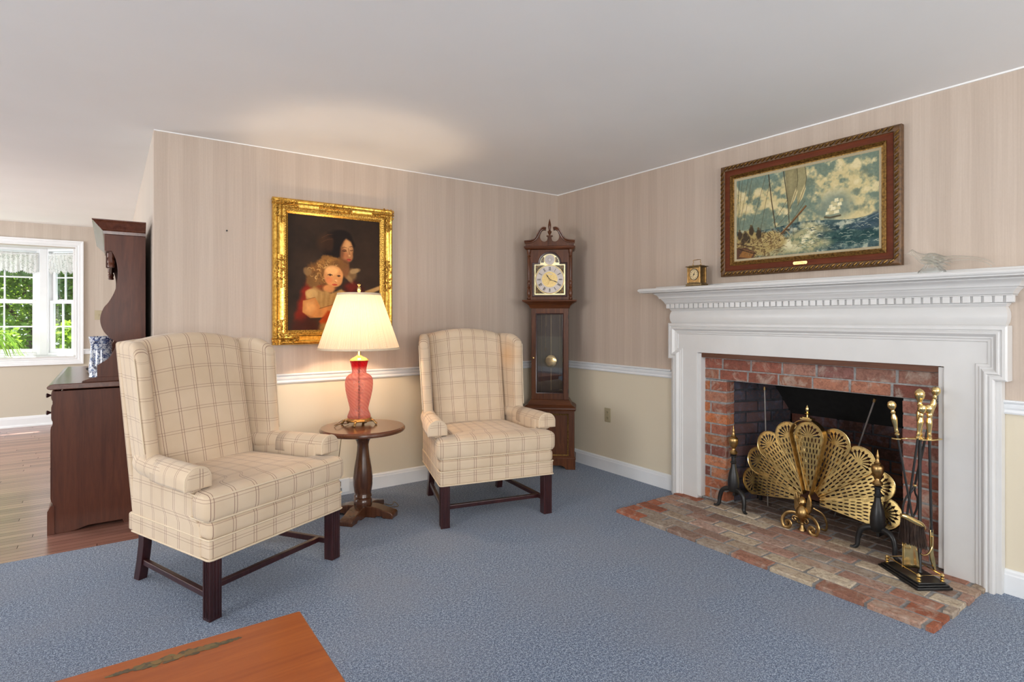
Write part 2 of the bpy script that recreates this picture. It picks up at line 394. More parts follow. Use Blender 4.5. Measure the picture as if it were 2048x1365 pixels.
# ================================================================== ROOM
H = 2.44
def wall_mat():
    t = NT('papered_wall_with_cream_dado')
    return t
def make_wall_mat(name, low, upscale=1.0, up_tint=(1,1,1)):
    m = M['wallpaper'].copy(); m.name = name; nt = m.node_tree
    b = nt.nodes['Principled BSDF']; src = b.inputs['Base Color'].links[0].from_socket
    tc = nt.nodes.new('ShaderNodeTexCoord'); sp = nt.nodes.new('ShaderNodeSeparateXYZ'); nt.links.new(tc.outputs['Object'], sp.inputs[0])
    lt = nt.nodes.new('ShaderNodeMath'); lt.operation = 'LESS_THAN'; nt.links.new(sp.outputs[2], lt.inputs[0]); lt.inputs[1].default_value = .86
    ti = nt.nodes.new('ShaderNodeMix'); ti.data_type = 'RGBA'; ti.blend_type = 'MULTIPLY'; ti.inputs[0].default_value = 1
    nt.links.new(src, ti.inputs[6]); ti.inputs[7].default_value = (*up_tint, 1)
    mx = nt.nodes.new('ShaderNodeMix'); mx.data_type = 'RGBA'; nt.links.new(lt.outputs[0], mx.inputs[0]); nt.links.new(ti.outputs[2], mx.inputs[6]); mx.inputs[7].default_value = low
    nt.links.new(mx.outputs[2], b.inputs['Base Color']); return m
M['wall'] = make_wall_mat('wallpaper_over_cream_dado', (.69,.615,.475,1))
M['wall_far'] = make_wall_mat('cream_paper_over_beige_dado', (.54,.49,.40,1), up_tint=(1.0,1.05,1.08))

def struct(name, mb, mat, bevel=0, **k):
    o = mb.build(name, mat, bevel=bevel, smooth=False, **k); o['kind'] = 'structure'; return o

# floors: strip floor lies 12 mm below the top of the carpet
struct('floor', MB().box(-7.6, -3.0, -.16, 5.0, -.10, -.012), M['planks'])
cp = [(-7.6,-6.6),(0,-6.6),(0,0),(-3.205,0),(-3.205,-.135),(-7.6,-.115)]
struct('floor_carpet', MB().prism(cp, -.10, 0.0, lambda a, b, d: (a, b, d)), M['carpet'])
struct('ceiling', MB().box(-7.7, .12, -6.7, 5.0, H, H+.1), M['ceiling'])

def wall_x(name, y0, y1, x0, x1, holes, mat):
    """wall lying along x; holes = (xa, xb, za, zb)"""
    mb = MB(); cur = x0
    for xa, xb, za, zb in sorted(holes):
        mb.box(cur, xa, y0, y1, -.1, H); mb.box(xa, xb, y0, y1, -.1, za); mb.box(xa, xb, y0, y1, zb, H); cur = xb
    mb.box(cur, x1, y0, y1, -.1, H); return struct(name, mb, mat)
def wall_y(name, x0, x1, y0, y1, holes, mat):
    mb = MB(); cur = y0
    for ya, yb, za, zb in sorted(holes):
        mb.box(x0, x1, cur, ya, -.1, H)
        if za > -.1: mb.box(x0, x1, ya, yb, -.1, za)
        mb.box(x0, x1, ya, yb, zb, H); cur = yb
    mb.box(x0, x1, cur, y1, -.1, H); return struct(name, mb, mat)
wall_x('wall_back', 0, .12, -3.205, .12, [], M['wall'])
wall_y('wall_right', 0, .12, -6.6, 0, [(-3.03, -1.575, -.1, 1.03)], M['wall'])
wall_y('wall_divider', -3.205, -3.085, .12, 4.85, [], M['wall_far'])
BX0, BX1 = -5.90, -3.775
wall_x('wall_far', 4.85, 4.97, -7.6, -3.085, [(BX0, BX1, .80, 2.172)], M['wall_far'])
wall_x('wall_rear', -6.7, -6.6, -7.6, .12, [(-2.0,-.5,.85,2.15), (-4.65,-3.15,.85,2.15)], M['wall'])
wall_y('wall_left', -7.7, -7.6, -6.7, 4.97, [(-3.85,-1.95,.85,2.15), (1.5,3.7,.85,2.2)], M['wall_far'])

def fx(a, b, p): return (a, b, p)
RAILP = [(0,0),(0,.0),(-.0,.012)]
rail_prof = [(0,.838),(.012,.838),(.016,.846),(.013,.858),(.018,.868),(.020,.880),(.014,.886),(.024,.890),(.028,.897),(.026,.903),(0,.903)]
base_prof = [(0,0),(.016,0),(.016,.088),(.013,.094),(.012,.104),(.007,.112),(0,.114)]
shoe_prof = [(0,-.012),(.028,-.012),(.028,.0),(.018,.012),(.016,.02),(.016,.088),(.013,.094),(.012,.104),(.007,.112),(0,.114)]
def run(name, path, prof, mat=None):
    return struct(name, MB().sweep(path, prof, fx), mat or M['white_trim'])
# the room lies to the LEFT of each path's travel
run('trim_1', [(-.0,0),(-3.205,0)], rail_prof)                    # chair rail, back wall
run('baseboard_back', [(0,0),(-3.205,0)], base_prof)
run('trim_2', [(0,-1.335),(0,0)], rail_prof)                      # chair rail between fireplace and corner
run('baseboard_right', [(0,-1.335),(0,0)], base_prof)
run('trim_3', [(0,-6.6),(0,-3.25)], rail_prof)
run('baseboard_right', [(0,-6.6),(0,-3.25)], base_prof)
run('trim_4', [(-3.205,4.85),(-3.695,4.85)], rail_prof)           # dining room, right of the bay
run('baseboard_far', [(-3.205,4.85),(-7.6,4.85)], shoe_prof)
run('trim_5', [(-3.205,.02),(-3.205,4.85)], rail_prof)
run('baseboard_divider', [(-3.205,.02),(-3.205,4.85)], shoe_prof)
run('baseboard_rear', [(-7.6,-6.6),(0,-6.6)], base_prof)
run('baseboard_left', [(-7.6,4.85),(-7.6,-6.6)], base_prof)
struct('trim_6', MB().sweep([(-.0,0),(-3.205,0)], [(0,H-.006),(.004,H-.005),(.005,H),(0,H)], fx), M['ceiling'])
struct('trim_7', MB().sweep([(0,-6.6),(0,0)], [(0,H-.008),(.005,H-.007),(.006,H),(0,H)], fx), M['ceiling'])

# rear and side windows (behind the camera): casing, sashes and glazing bars
def sash(mb, w, z0, z1, y, nx, nz, st=.045, th=.032, bar=.016):
    mb.box(0, st, y, y+th, z0, z1); mb.box(w-st, w, y, y+th, z0, z1)
    mb.box(st, w-st, y, y+th, z0, z0+st*1.1); mb.box(st, w-st, y, y+th, z1-st*.9, z1)
    for i in range(1, nx):
        x = st+(w-2*st)*i/nx; mb.box(x-bar/2, x+bar/2, y+.006, y+th-.006, z0+st, z1-st*.9)
    for k in range(1, nz):
        z = z0+st+(z1-z0-2*st)*k/nz; mb.box(st, w-st, y+.007, y+th-.007, z-bar/2, z+bar/2)
def double_hung(root, w, z0, z1, nx, nz=2, jamb=.028):
    """window in local x (0..w); inside is -y"""
    mb = MB(); mb.box(0, jamb, 0, .10, z0, z1); mb.box(w-jamb, w, 0, .10, z0, z1)
    mb.box(jamb, w-jamb, 0, .10, z0, z0+.03); mb.box(jamb, w-jamb, 0, .10, z1-.03, z1)
    fr = mb.build('window_frame', M['white_trim'], root, bevel=.002, smooth=False)
    zm = (z0+z1)/2; zs = []
    for nm, a, b, y in (('upper_sash', zm-.02, z1-.03, .055), ('lower_sash', z0+.03, zm+.02, .018)):
        s_ = MB(); sash(s_, w-2*jamb, a, b, y, nx, nz)
        s_.v = [(x+jamb, yy, z) for x, yy, z in s_.v]
        if nm == 'lower_sash': s_.box(w/2-.03, w/2+.03, y-.012, y+.01, b-.004, b+.014)
        so = s_.build(nm, M['white_trim'], root, bevel=.002, smooth=False)
        g = MB().box(jamb+.03, w-jamb-.03, y+.0145, y+.0175, a+.03, b-.03)
        g.build('pane', M['glass'], so, smooth=False)
def window(n, loc, rz, w, z0, z1, nx, nz=2, units=1):
    root = bpy.data.objects.new('window_%d' % n, None); COL.objects.link(root); root.location = loc; root.rotation_euler = (0,0,rz); root['kind'] = 'structure'
    for u in range(units):
        sub = MB()
        double_hung_at(root, u*w/units, w/units, z0, z1, nx, nz)
    return root
def double_hung_at(root, x0, w, z0, z1, nx, nz):
    before = len(root.children); kids = set(root.children)
    double_hung(root, w, z0, z1, nx, nz)
    for c in root.children:
        if c not in kids: c.location.x += x0
def casing(name, root_loc, rz, w, z0, z1, cw=.08):
    mb = MB(); prof = [(0,0),(0,-.012),(-.012,-.016),(-.02,-.012),(-.03,-.018),(-.055,-.020),(-.062,-.026),(-cw,-.028),(-cw,0)]
    mb.sweep([(0,z0),(w,z0),(w,z1),(0,z1)], prof, lambda a, b, p: (a, p, b), closed=True)
    o = mb.build(name, M['white_trim'], smooth=False); o.location = root_loc; o.rotation_euler = (0,0,rz); o['kind'] = 'structure'; return o
window(4, (-.5,-6.6,0), pi, 1.5, .85, 2.15, 3, 2); casing('trim_8', (-.5,-6.6,0), pi, 1.5, .85, 2.15)
window(5, (-3.15,-6.6,0), pi, 1.5, .85, 2.15, 3, 2); casing('trim_9', (-3.15,-6.6,0), pi, 1.5, .85, 2.15)
window(6, (-7.6,-3.85,0), pi/2, 1.9, .85, 2.15, 3, 2); casing('trim_10', (-7.6,-3.85,0), pi/2, 1.9, .85, 2.15)
window(7, (-7.6,1.5,0), pi/2, 2.2, .85, 2.2, 3, 2); casing('trim_11', (-7.6,1.5,0), pi/2, 2.2, .85, 2.2)  # unseen dining side window, added to go with the fill lamp

# bay window in the far wall
ZS, ZT = .82, 2.172
A_, B_, C_, D_ = (BX0,4.97), (BX0+.34,5.27), (BX1-.34,5.27), (BX1,4.97)
casing('trim_12', (BX0, 4.85, 0), 0, BX1-BX0, .80, ZT)
bay = [(BX0,4.84),(BX1,4.84),(BX1,4.97),(BX1-.34,5.40),(BX0+.34,5.40),(BX0,4.97)]
sl = MB().prism(bay, .76, ZS, lambda a, b, d: (a, b, d)); struct('trim_13', sl, M['white'], bevel=.004)      # deep sill board
bt = [(x, max(y, 4.97)) for x, y in bay]
tp = MB().prism([(BX0-.05,4.972),(BX1+.05,4.972),(BX1-.28,5.46),(BX0+.28,5.46)], ZT, ZT+.12, lambda a, b, d: (a, b, d)); struct('trim_14', tp, M['white'])
ev = MB().prism([(BX0-1.3,4.975),(BX1+1.3,4.975),(BX1+1.0,5.50),(BX0-1.0,5.50)], ZT+.125, ZT+.27, lambda a, b, d: (a, b, d)); struct('added_eave', ev, M['white'])  # unseen eave, added and sized to shape the sun patch on the floor
posts = MB()
for x, y in (C_, B_): posts.box(x-.038, x+.038, y-.03, y+.10, ZS, ZT)
posts.box(BX1-.03, BX1, 4.965, 5.02, ZS, ZT); posts.box(BX0, BX0+.03, 4.965, 5.02, ZS, ZT)
struct('trim_16', posts, M['white_trim'], bevel=.003)
wc = (C_[0]-B_[0]-.076)
window(1, (B_[0]+.038, 5.27, 0), 0, wc, ZS, ZT, 2, 2, units=2)
ang = atan2(C_[1]-D_[1], C_[0]-D_[0])   # right side light runs from the corner post to the wall
L_ = hypot(C_[0]-D_[0], C_[1]-D_[1])
window(2, (C_[0]+.03, C_[1]-.02, 0), atan2(D_[1]-C_[1], D_[0]-C_[0]), L_-.05, ZS, ZT, 2, 2)
window(3, (A_[0]+.005, A_[1]+.0, 0), atan2(B_[1]-A_[1], B_[0]-A_[0]), L_-.05, ZS, ZT, 2, 2)

# lace valances
def lace_mat():
    t = NT('white_lace'); v = t.obj(); out = t.t.nodes['Material Output']
    vo = t.n('ShaderNodeTexVoronoi'); t.link(v, vo.inputs['Vector']); vo.inputs['Scale'].default_value = 46; vo.feature = 'DISTANCE_TO_EDGE'
    n_ = t.noise(v, 16, 3); hole = t.math('MULTIPLY', t.math('GREATER_THAN', vo.outputs['Distance'], .10), t.math('GREATER_THAN', n_, .5))
    df = t.n('ShaderNodeBsdfDiffuse'); df.inputs[0].default_value = (.86,.86,.85,1); tl = t.n('ShaderNodeBsdfTranslucent'); tl.inputs[0].default_value = (.9,.9,.9,1)
    m1 = t.n('ShaderNodeMixShader'); m1.inputs[0].default_value = .5; t.link(df.outputs[0], m1.inputs[1]); t.link(tl.outputs[0], m1.inputs[2])
    tr = t.n('ShaderNodeBsdfTransparent'); m2 = t.n('ShaderNodeMixShader'); t.set(m2.inputs[0], t.math('MULTIPLY_ADD', hole, .42, .05)); t.link(m1.outputs[0], m2.inputs[1]); t.link(tr.outputs[0], m2.inputs[2])
    t.link(m2.outputs[0], out.inputs['Surface']); return t.m
M['lace'] = lace_mat()
def valance(loc, rz, w, label, scal=4):
    root = thing('lace_valance', label, 'curtain', loc, rz, 'lace valances of the bay window')
    mb = MB(); nx = 120; nz = 14; vs = []; fs = []
    for i in range(nx+1):
        x = w*i/nx; bot = -.205-.035*abs(sin(pi*scal*i/nx))-.01*sin(i*1.7)
        for k in range(nz+1):
            z = .02+(bot-.02)*k/nz; vs.append((x, .006*sin(i*.75)*(.4+.9*k/nz)+.004*sin(i*.31+k*.5), z))
    for i in range(nx):
        for k in range(nz): a = i*(nz+1)+k; fs.append((a, a+1, a+nz+2, a+nz+1))
    mb.add(vs, fs); o = mb.build('lace_panel', M['lace'], root); sd = o.modifiers.new('s', 'SOLIDIFY'); sd.thickness = .0012
    MB().tube([(-.01,0,0),(w+.01,0,0)], .006, 8).build('curtain_rod', M['white_trim'], root)
valance((B_[0]+.05, 5.245, 2.095), 0, wc/2-.03, 'white lace valance over the left half of the bay\'s front window', 4)
valance((B_[0]+.06+wc/2, 5.245, 2.095), 0, wc/2-.03, 'white lace valance across the front bay window, left of the corner post', 4)
valance((C_[0]+.055, C_[1]-.065, 2.095), atan2(D_[1]-C_[1], D_[0]-C_[0]), L_-.1, 'narrow white lace valance over the angled side window of the bay', 4)

# ------------------------------------------------------------------ outside the bay
def leafmat(name, a, b):
    t = NT(name); out = t.t.nodes['Material Output']; oi = t.n('ShaderNodeNewGeometry')
    c = t.ramp(oi.outputs['Random Per Island'], [(0, a), (1, b)])
    t.base(c); t.rough(.5); tl = t.n('ShaderNodeBsdfTranslucent'); t.set(tl.inputs[0], t.mix(.5, c, (.35,.55,.05,1)))
    mx = t.n('ShaderNodeMixShader'); mx.inputs[0].default_value = .45; t.link(t.b.outputs[0], mx.inputs[1]); t.link(tl.outputs[0], mx.inputs[2]); t.link(mx.outputs[0], out.inputs['Surface']); return t.m
M['leaf'] = leafmat('tree_leaves', (.04,.11,.02), (.18,.34,.05)); M['leaf2'] = leafmat('light_tree_leaves', (.06,.13,.015), (.24,.38,.06))
M['bark'] = plain('tree_bark', (.08,.06,.045,1), .9, var=.4, bump=.5)
M['lawn'] = plain('lawn_grass', (.05,.10,.02,1), .9, var=.4, scale=12, bump=.4)
struct('ground', MB().box(-16, 6, 5.0, 24, -.75, -.62), M['lawn'])
rt = random.Random(3)
def tree(loc, h, r, label, mat, n=5200, name='garden_tree'):
    root = thing(name, label, 'tree', loc, 0)
    cl = [(rt.uniform(-r*.7, r*.7), rt.uniform(-r*.6, r*.6), h*rt.uniform(.18, .95), r*rt.uniform(.35, .6)) for _ in range(16)]
    vs, fs = [], []
    for i in range(n):
        cx, cy, cz, cr = rt.choice(cl); d = Vector((rt.gauss(0,1), rt.gauss(0,1), rt.gauss(0,1))).normalized()*cr*rt.uniform(.55,1.05)
        p = Vector((cx, cy, cz))+d; s_ = rt.uniform(.045, .09)
        a = Vector((rt.gauss(0,1), rt.gauss(0,1), rt.gauss(0,.6))).normalized(); b = a.cross(Vector((rt.gauss(0,1), rt.gauss(0,1), rt.gauss(0,1)))).normalized()
        k = len(vs); vs += [p-a*s_, p+b*s_*.45, p+a*s_, p-b*s_*.45]; fs.append((k, k+1, k+2, k+3))
    MB().add(vs, fs).build('foliage', mat, root, smooth=False, fixn=False)
    tr = MB(); tr.tube([(0,0,-.05),(.05,0,h*.35),(0,.05,h*.8)], [.16,.12,.04], 10)
    for cx, cy, cz, cr in cl[:7]: tr.tube([(.03,0,cz*.5),(cx*.5,cy*.5,cz*.8),(cx,cy,cz)], [.05,.03,.012], 6)
    tr.build('trunk', M['bark'], root)
tree((-6.2, 10.4, -.62), 4.8, 1.75, 'dark green leafy tree at left, seen through the front of the bay window', M['leaf'], 9000)
tree((-3.6, 10.8, -.62), 4.8, 1.75, 'dark green leafy tree beyond the angled side window of the bay', M['leaf'], 9000)
tree((-4.9, 13.0, -.62), 5.6, 2.3, 'taller pale green tree in the gap behind the two dark ones', M['leaf2'], 9000)
hd_ = thing('garden_hedge', 'long tall green hedge closing the garden behind the trees', 'hedge', (-5.0, 17.0, -.62), 0)
vs, fs = [], []
for i in range(26000):
    pt = Vector((rt.uniform(-7,6), rt.uniform(-.5,.5), 6.0*rt.random()**.9)); s_ = rt.uniform(.08,.16)
    a = Vector((rt.gauss(0,1), rt.gauss(0,1), rt.gauss(0,.8))).normalized(); b = a.cross(Vector((rt.gauss(0,1), rt.gauss(0,1), rt.gauss(0,1)))).normalized()
    k = len(vs); vs += [pt-a*s_, pt+b*s_*.5, pt+a*s_, pt-b*s_*.5]; fs.append((k, k+1, k+2, k+3))
MB().add(vs, fs).build('foliage', M['leaf'], hd_, smooth=False, fixn=False)
tree((-5.1, 7.3, -.62), 1.7, .55, 'low yellow green bush under the front bay window', M['leaf2'], 3600, 'garden_bush')
tree((-3.8, 7.4, -.62), 1.7, .55, 'low yellow green bush outside the angled side window', M['leaf2'], 3600, 'garden_bush')

# ------------------------------------------------------------------ small wall fittings
def outlet(loc, rz, label, w=.07, h=.117):
    root = thing('wall_outlet', label, 'outlet', loc, rz)
    MB().box(-w/2, w/2, -.006, 0, -h/2, h/2).build('cover_plate', M['outlet'], root, bevel=.0025)
    for z in (-.024, .024):
        f = MB().prism([(.0165*cos(a), z+.0145*sin(a)) for a in [2*pi*i/16 for i in range(16)]], -.008, -.0055).build('receptacle', M['outlet'], root)
        MB().box(-.008,-.0055,-.0088,-.0079,z-.002,z+.007).box(.0055,.008,-.0088,-.0079,z-.002,z+.006).box(-.002,.002,-.0088,-.0079,z-.0095,z-.0055).build('slots', M['dark'], f, smooth=False)
    MB().lathe([(0.0001,0),(.003,.0),(.003,.002)], M=Matrix.Translation((0,-.006,0)) @ Matrix.Rotation(pi/2,4,'X')).build('screw', M['old_brass'], root)
outlet((0,-.658,.472), -pi/2, 'ivory duplex outlet on the cream wall between clock and fireplace')
sw = thing('light_switch', 'pale switch plate on the far dining room wall', 'light switch', (-3.545,4.85,1.33), 0)
MB().box(-.038,.038,-.006,0,-.06,.06).build('switch_plate', M['outlet'], sw, bevel=.002); MB().box(-.005,.005,-.016,-.006,-.010,.012).build('toggle', M['outlet'], sw, bevel=.001)
nl = thing('picture_nail', 'small dark nail in the wallpaper left of the portrait', 'nail', (-2.803,0,1.855), 0)
MB().tube([(0,.01,0),(0,-.014,0)], .0022, 8).build('nail_shank', M['iron'], nl); MB().lathe([(.0055,0),(.005,.002),(0.0005,.003)], n=12, M=Matrix.Translation((0,-.013,0)) @ Matrix.Rotation(pi/2,4,'X')).build('nail_head', M['iron'], nl)
gr = thing('baseboard_outlet', 'white outlet block on the baseboard behind the lamp table', 'outlet', (-2.06,-.016,.075), 0)
MB().box(-.075,.06,-.03,0,-.05,.05).build('housing', M['white_trim'], gr, bevel=.004)
g2 = MB()
for i in range(5): g2.box(-.06+i*.012,-.054+i*.012,-.032,-.0295,-.0,.035)
for i in range(5): g2.box(-.06,.0,-.032,-.0295,-.04+i*.006,-.037+i*.006)
g2.build('grille_slots', M['dark'], gr, smooth=False)
# ================================================================== FIREPLACE
# local frame of the right wall: x = distance s from the corner, -y = out into the room
RW = -pi/2
FY = 0.0
fp = thing('fireplace_mantel', 'white painted fireplace surround with dentil moulding and deep shelf', 'fireplace mantel', (0,0,0), RW)
w_ = M['white']
# flat boards (front face .05 out)
bd = MB().prism([(1.36,0),(1.585,0),(1.585,1.045),(3.035,1.045),(3.035,0),(3.26,0),(3.26,1.25),(1.36,1.25)], -.05, -.0005)
bd.build('face_boards', w_, fp, bevel=.0015, smooth=False)
for a_, b_ in ((1.578,1.607),(3.008,3.037)): MB().box(a_,b_,-.036,.03,.035,1.04).build('opening_liner', w_, fp, bevel=.002, smooth=False)
MB().box(1.607,3.008,-.03,0,1.012,1.044).build('lintel_lath', M['strip_wood'], fp, bevel=.001, smooth=False)
# architrave with ears: outer edge path (profile runs inwards)
So, Si = 1.387, 3.240; Eo, Ei = 1.348, 3.286; ZE = .992; ZA = 1.250
path = [(So,0),(So,ZE),(Eo,ZE),(Eo,ZA),(Ei,ZA),(Ei,ZE),(Si,ZE),(Si,0)]
prof = [(0,-.001),(0,-.072),(-.008,-.076),(-.020,-.076),(-.024,-.070),(-.026,-.070),(-.032,-.078),(-.040,-.077),(-.050,-.066),(-.054,-.062),(-.060,-.062),(-.066,-.058),(-.076,-.057),(-.078,-.049),(-.078,-.001)]
MB().sweep(path, prof, lambda a, b, p: (a, p, b)).build('architrave_moulding', w_, fp, bevel=.001, smooth=False)
# frieze with a swelling face on its ends
fz = [(0,1.25),(.004,1.258),(.0085,1.272),(.0105,1.290),(.010,1.308),(.006,1.326),(0,1.339)]
fr_prof = [(-.04,1.25)]+[(o,z) for o,z in fz]+[(-.04,1.339)]
fpath = [(3.272,-.001),(3.272,-.05),(1.364,-.05),(1.364,-.001)]
def hz(a, b, p): return (a, b, p)
MB().sweep(fpath[::-1], [(-o if False else -o, z) for o, z in fr_prof], hz).build('frieze_panel', w_, fp, smooth=True, ang=50)
core = MB().box(1.37,3.266,-.045,-.0005,1.25,1.47); core.build('cornice_core', w_, fp, smooth=False)
def corn(name, prof, bevel=.001):
    return MB().sweep(fpath[::-1], [(-o, z) for o, z in prof], hz).build(name, w_, fp, bevel=bevel, smooth=True, ang=25)
corn('bed_moulding', [(-.03,1.337),(.003,1.339),(.006,1.345),(.011,1.351),(.011,1.356),(-.03,1.357)])
corn('dentil_fillet', [(-.03,1.3565),(.020,1.3565),(.020,1.3885),(.034,1.3885),(.035,1.394),(-.03,1.395)])
corn('cove_moulding', [(-.03,1.395),(.036,1.395),(.040,1.405),(.048,1.416),(.053,1.421),(.056,1.4285),(-.03,1.4285)])
corn('crown_moulding', [(-.03,1.4287),(.066,1.4287),(.067,1.435),(.070,1.444),(.078,1.453),(.088,1.459),(.092,1.462),(.092,1.4685),(-.03,1.4685)])
dn = MB(); k = 0; s = 1.338
while s < 3.295:
    dn.box(s, s+.030, -.081, -.068, 1.3575, 1.3885); s += .0405
for e in (1,):
    for y in (-.05,):
        dn.box(1.331,1.345,y-.012,y+.018,1.3575,1.3885); dn.box(3.291,3.305,y-.012,y+.018,1.3575,1.3885)
dn.build('dentil_row', w_, fp, bevel=.0012, smooth=False)
shelf = [(0,1.4687),(.150,1.4687),(.165,1.472),(.166,1.478),(.172,1.481),(.175,1.488),(.174,1.495),(.168,1.502),(-.02,1.5025)]
sh = MB().sweep(fpath[::-1], [(-o, z) for o, z in [(-.03,1.4687)]+shelf[1:-1]+[(-.03,1.5025)]], hz)
sh.box(1.37,3.266,-.046,-.0005,1.469,1.5024)
sh.build('mantel_shelf', w_, fp, bevel=.001, smooth=True, ang=25)
MB().box(1.19,3.45,-.022,-.0005,1.5026,1.524).build('shelf_cleat', w_, fp, bevel=.003)

# ------------------------------------------------------------------ brickwork
rb = random.Random(11)
def brick(mb, cols, fn, a0, a1, b0, b1, d0, d1, col, j=.002):
    """one brick with slightly irregular arrises; fn(a,b,d)"""
    c = .0035; jt = lambda: rb.uniform(-j, j)
    vs = []
    for d, ins in ((d1, 0), (d0+.004, 0), (d0+jt()*.8, c)):
        vs += [(a0+ins+jt(), b0+ins+jt(), d), (a1-ins+jt(), b0+ins+jt(), d), (a1-ins+jt(), b1-ins+jt(), d), (a0+ins+jt(), b1-ins+jt(), d)]
    fs = [(0,1,5,4),(1,2,6,5),(2,3,7,6),(3,0,4,7),(4,5,9,8),(5,6,10,9),(6,7,11,10),(7,4,8,11),(8,9,10,11),(3,2,1,0)]
    mb.add([fn(*v) for v in vs], fs); cols += [col]*12
def pal(ch): 
    c = rb.choice(ch); v = rb.uniform(.82, 1.18); return tuple(x*v for x in c)
RED = [(.42,.145,.075),(.34,.125,.080),(.46,.185,.095),(.22,.08,.06),(.38,.17,.11),(.47,.16,.065)]
PNK = [(.34,.14,.10),(.27,.11,.09),(.38,.17,.13),(.31,.11,.07),(.22,.09,.07)]
MAU = [(.29,.14,.11),(.23,.11,.095),(.33,.17,.13),(.28,.10,.07)]
TAN = [(.34,.17,.12),(.28,.19,.15),(.48,.38,.28),(.54,.45,.33),(.46,.33,.245),(.40,.245,.19),(.49,.345,.28),(.40,.33,.265),(.56,.48,.36)]
mort = (.20,.195,.19)
fbx = thing('brick_firebox', 'red brick fireplace facing and sooty firebox inside the white surround', 'fireplace', (0,0,0), RW)
def finish(mb, cols, name, mat, parent, base=None):
    mb.col = cols; o = mb.build(name, mat, parent, smooth=False); return o
# face: two courses over the opening, alternating jambs
OZ = .858; P0, P1 = 1.590, 3.020; OL, OR = 1.776, 2.832
mb, cols = MB(), []
ff = lambda a, b, d: (a, -.0+d, b)
s = P0-.06
x = P0-.05
while x < P1:
    a0, a1 = max(x, P0), min(x+.200, P1)
    if a1-a0 > .02: brick(mb, cols, ff, a0, a1, .937, 1.006, .012, .09, pal(MAU))
    x += .212
x = P0-.0
first = True
while x < P1:
    wd = .125 if first else .200
    a0, a1 = x, min(x+wd, P1)
    if a1-a0 > .02: brick(mb, cols, ff, a0, a1, .864, .929, .012, .09, pal(MAU+RED[3:]))
    x += wd+.012; first = False
z = .030; row = 0
rows = 11; ph = (OZ-.030)/rows
for r in range(rows):
    z0 = .030+r*ph; z1 = z0+ph-.011
    for (a, b, inner) in ((P0, OL, 1), (OR, P1, 0)):
        if r % 2: 
            brick(mb, cols, ff, a, b, z0, z1, .012, .10, pal(RED if inner else PNK))
        else:
            m_ = a+(b-a)*(.33 if inner else .67); brick(mb, cols, ff, a, m_-.005, z0, z1, .012, .10, pal(RED if inner else PNK)); brick(mb, cols, ff, m_+.005, b, z0, z1, .012, .10, pal(RED if inner else PNK))
finish(mb, cols, 'face_bricks', M['brick'], fbx)
mo = MB().box(P0-.012,OL-.004,.0155,.11,.0,OZ).box(OR+.004,P1+.01,.0155,.11,.0,OZ).box(P0-.012,P1+.01,.0155,.11,OZ+.003,1.03)
M['mortar'] = plain('grey_mortar', (.27,.265,.26,1), .95, var=.3, scale=50, bump=.5)
M['mortar_soot'] = plain('sooty_mortar', (.035,.037,.045,1), .95, var=.4, scale=30, bump=.5)
mo.build('face_mortar', M['mortar'], fbx, smooth=False)
# inside walls: splayed sides and back
def inner(name, p0, p1, z0, z1, nrow, soot):
    mb, cols = MB(), []
    dx, dy = p1[0]-p0[0], p1[1]-p0[1]; L = hypot(dx, dy); ux, uy = dx/L, dy/L; nx, ny = -uy, ux
    fn = lambda a, b, d: (p0[0]+ux*a+nx*d, p0[1]+uy*a+ny*d, b)
    ph = (z1-z0)/nrow
    for r in range(nrow):
        x = -.1*(r % 2)
        while x < L:
            a0, a1 = max(x, 0), min(x+.2, L)
            if a1-a0 > .02: brick(mb, cols, fn, a0, a1, z0+r*ph, z0+(r+1)*ph-.011, .004, .05, pal(soot))
            x += .212
    finish(mb, cols, name, M['soot_brick'], fbx)
    m2 = MB().add([fn(0,z0,.012),fn(L,z0,.012),fn(L,z1,.012),fn(0,z1,.012),fn(0,z0,.06),fn(L,z0,.06),fn(L,z1,.06),fn(0,z1,.06)], [(0,1,2,3),(4,7,6,5),(0,4,5,1),(1,5,6,2),(2,6,7,3),(3,7,4,0)])
    m2.build(name+'_mortar', M['mortar_soot'], fbx, smooth=False)
DARK = [(.06,.055,.07),(.09,.06,.065),(.05,.05,.065),(.12,.07,.07)]
DRED = [(.10,.035,.022),(.07,.03,.022),(.12,.05,.03),(.05,.025,.02)]
# travel so that the normal (left of travel) points away from the room's inside
inner('left_side_bricks', (1.776,.10), (1.93,.56), .02, 1.10, 14, DARK)
inner('back_bricks', (1.93,.56), (2.68,.56), .02, .62, 8, DRED)
inner('right_side_bricks', (2.68,.56), (2.832,.10), .02, 1.10, 14, DARK)
# sloping smoke chamber plates
MB().add([(1.90,.57,.60),(2.70,.57,.60),(2.75,.25,1.08),(1.85,.25,1.08),(1.90,.60,.60),(2.70,.60,.60),(2.75,.28,1.10),(1.85,.28,1.10)],
    [(0,1,2,3),(4,7,6,5),(0,4,5,1),(1,5,6,2),(2,6,7,3),(3,7,4,0)]).build('smoke_shelf', M['soot'], fbx, smooth=False)
MB().box(1.70,2.90,.10,.64,1.08,1.12).build('throat_plate', M['soot'], fbx, smooth=False)
MB().box(1.75,2.85,.085,.105,OZ+.004,1.08).build('lintel_back', M['soot'], fbx, smooth=False)
# shell behind the masonry
MB().box(1.55,1.70,.12,.72,-.05,1.15).box(2.91,3.05,.12,.72,-.05,1.15).box(1.55,3.05,.66,.74,-.05,1.15).box(1.55,3.05,.12,.74,1.13,1.17).box(1.55,3.05,.12,.74,-.1,-.03).build('masonry_shell', M['soot'], fbx, smooth=False)

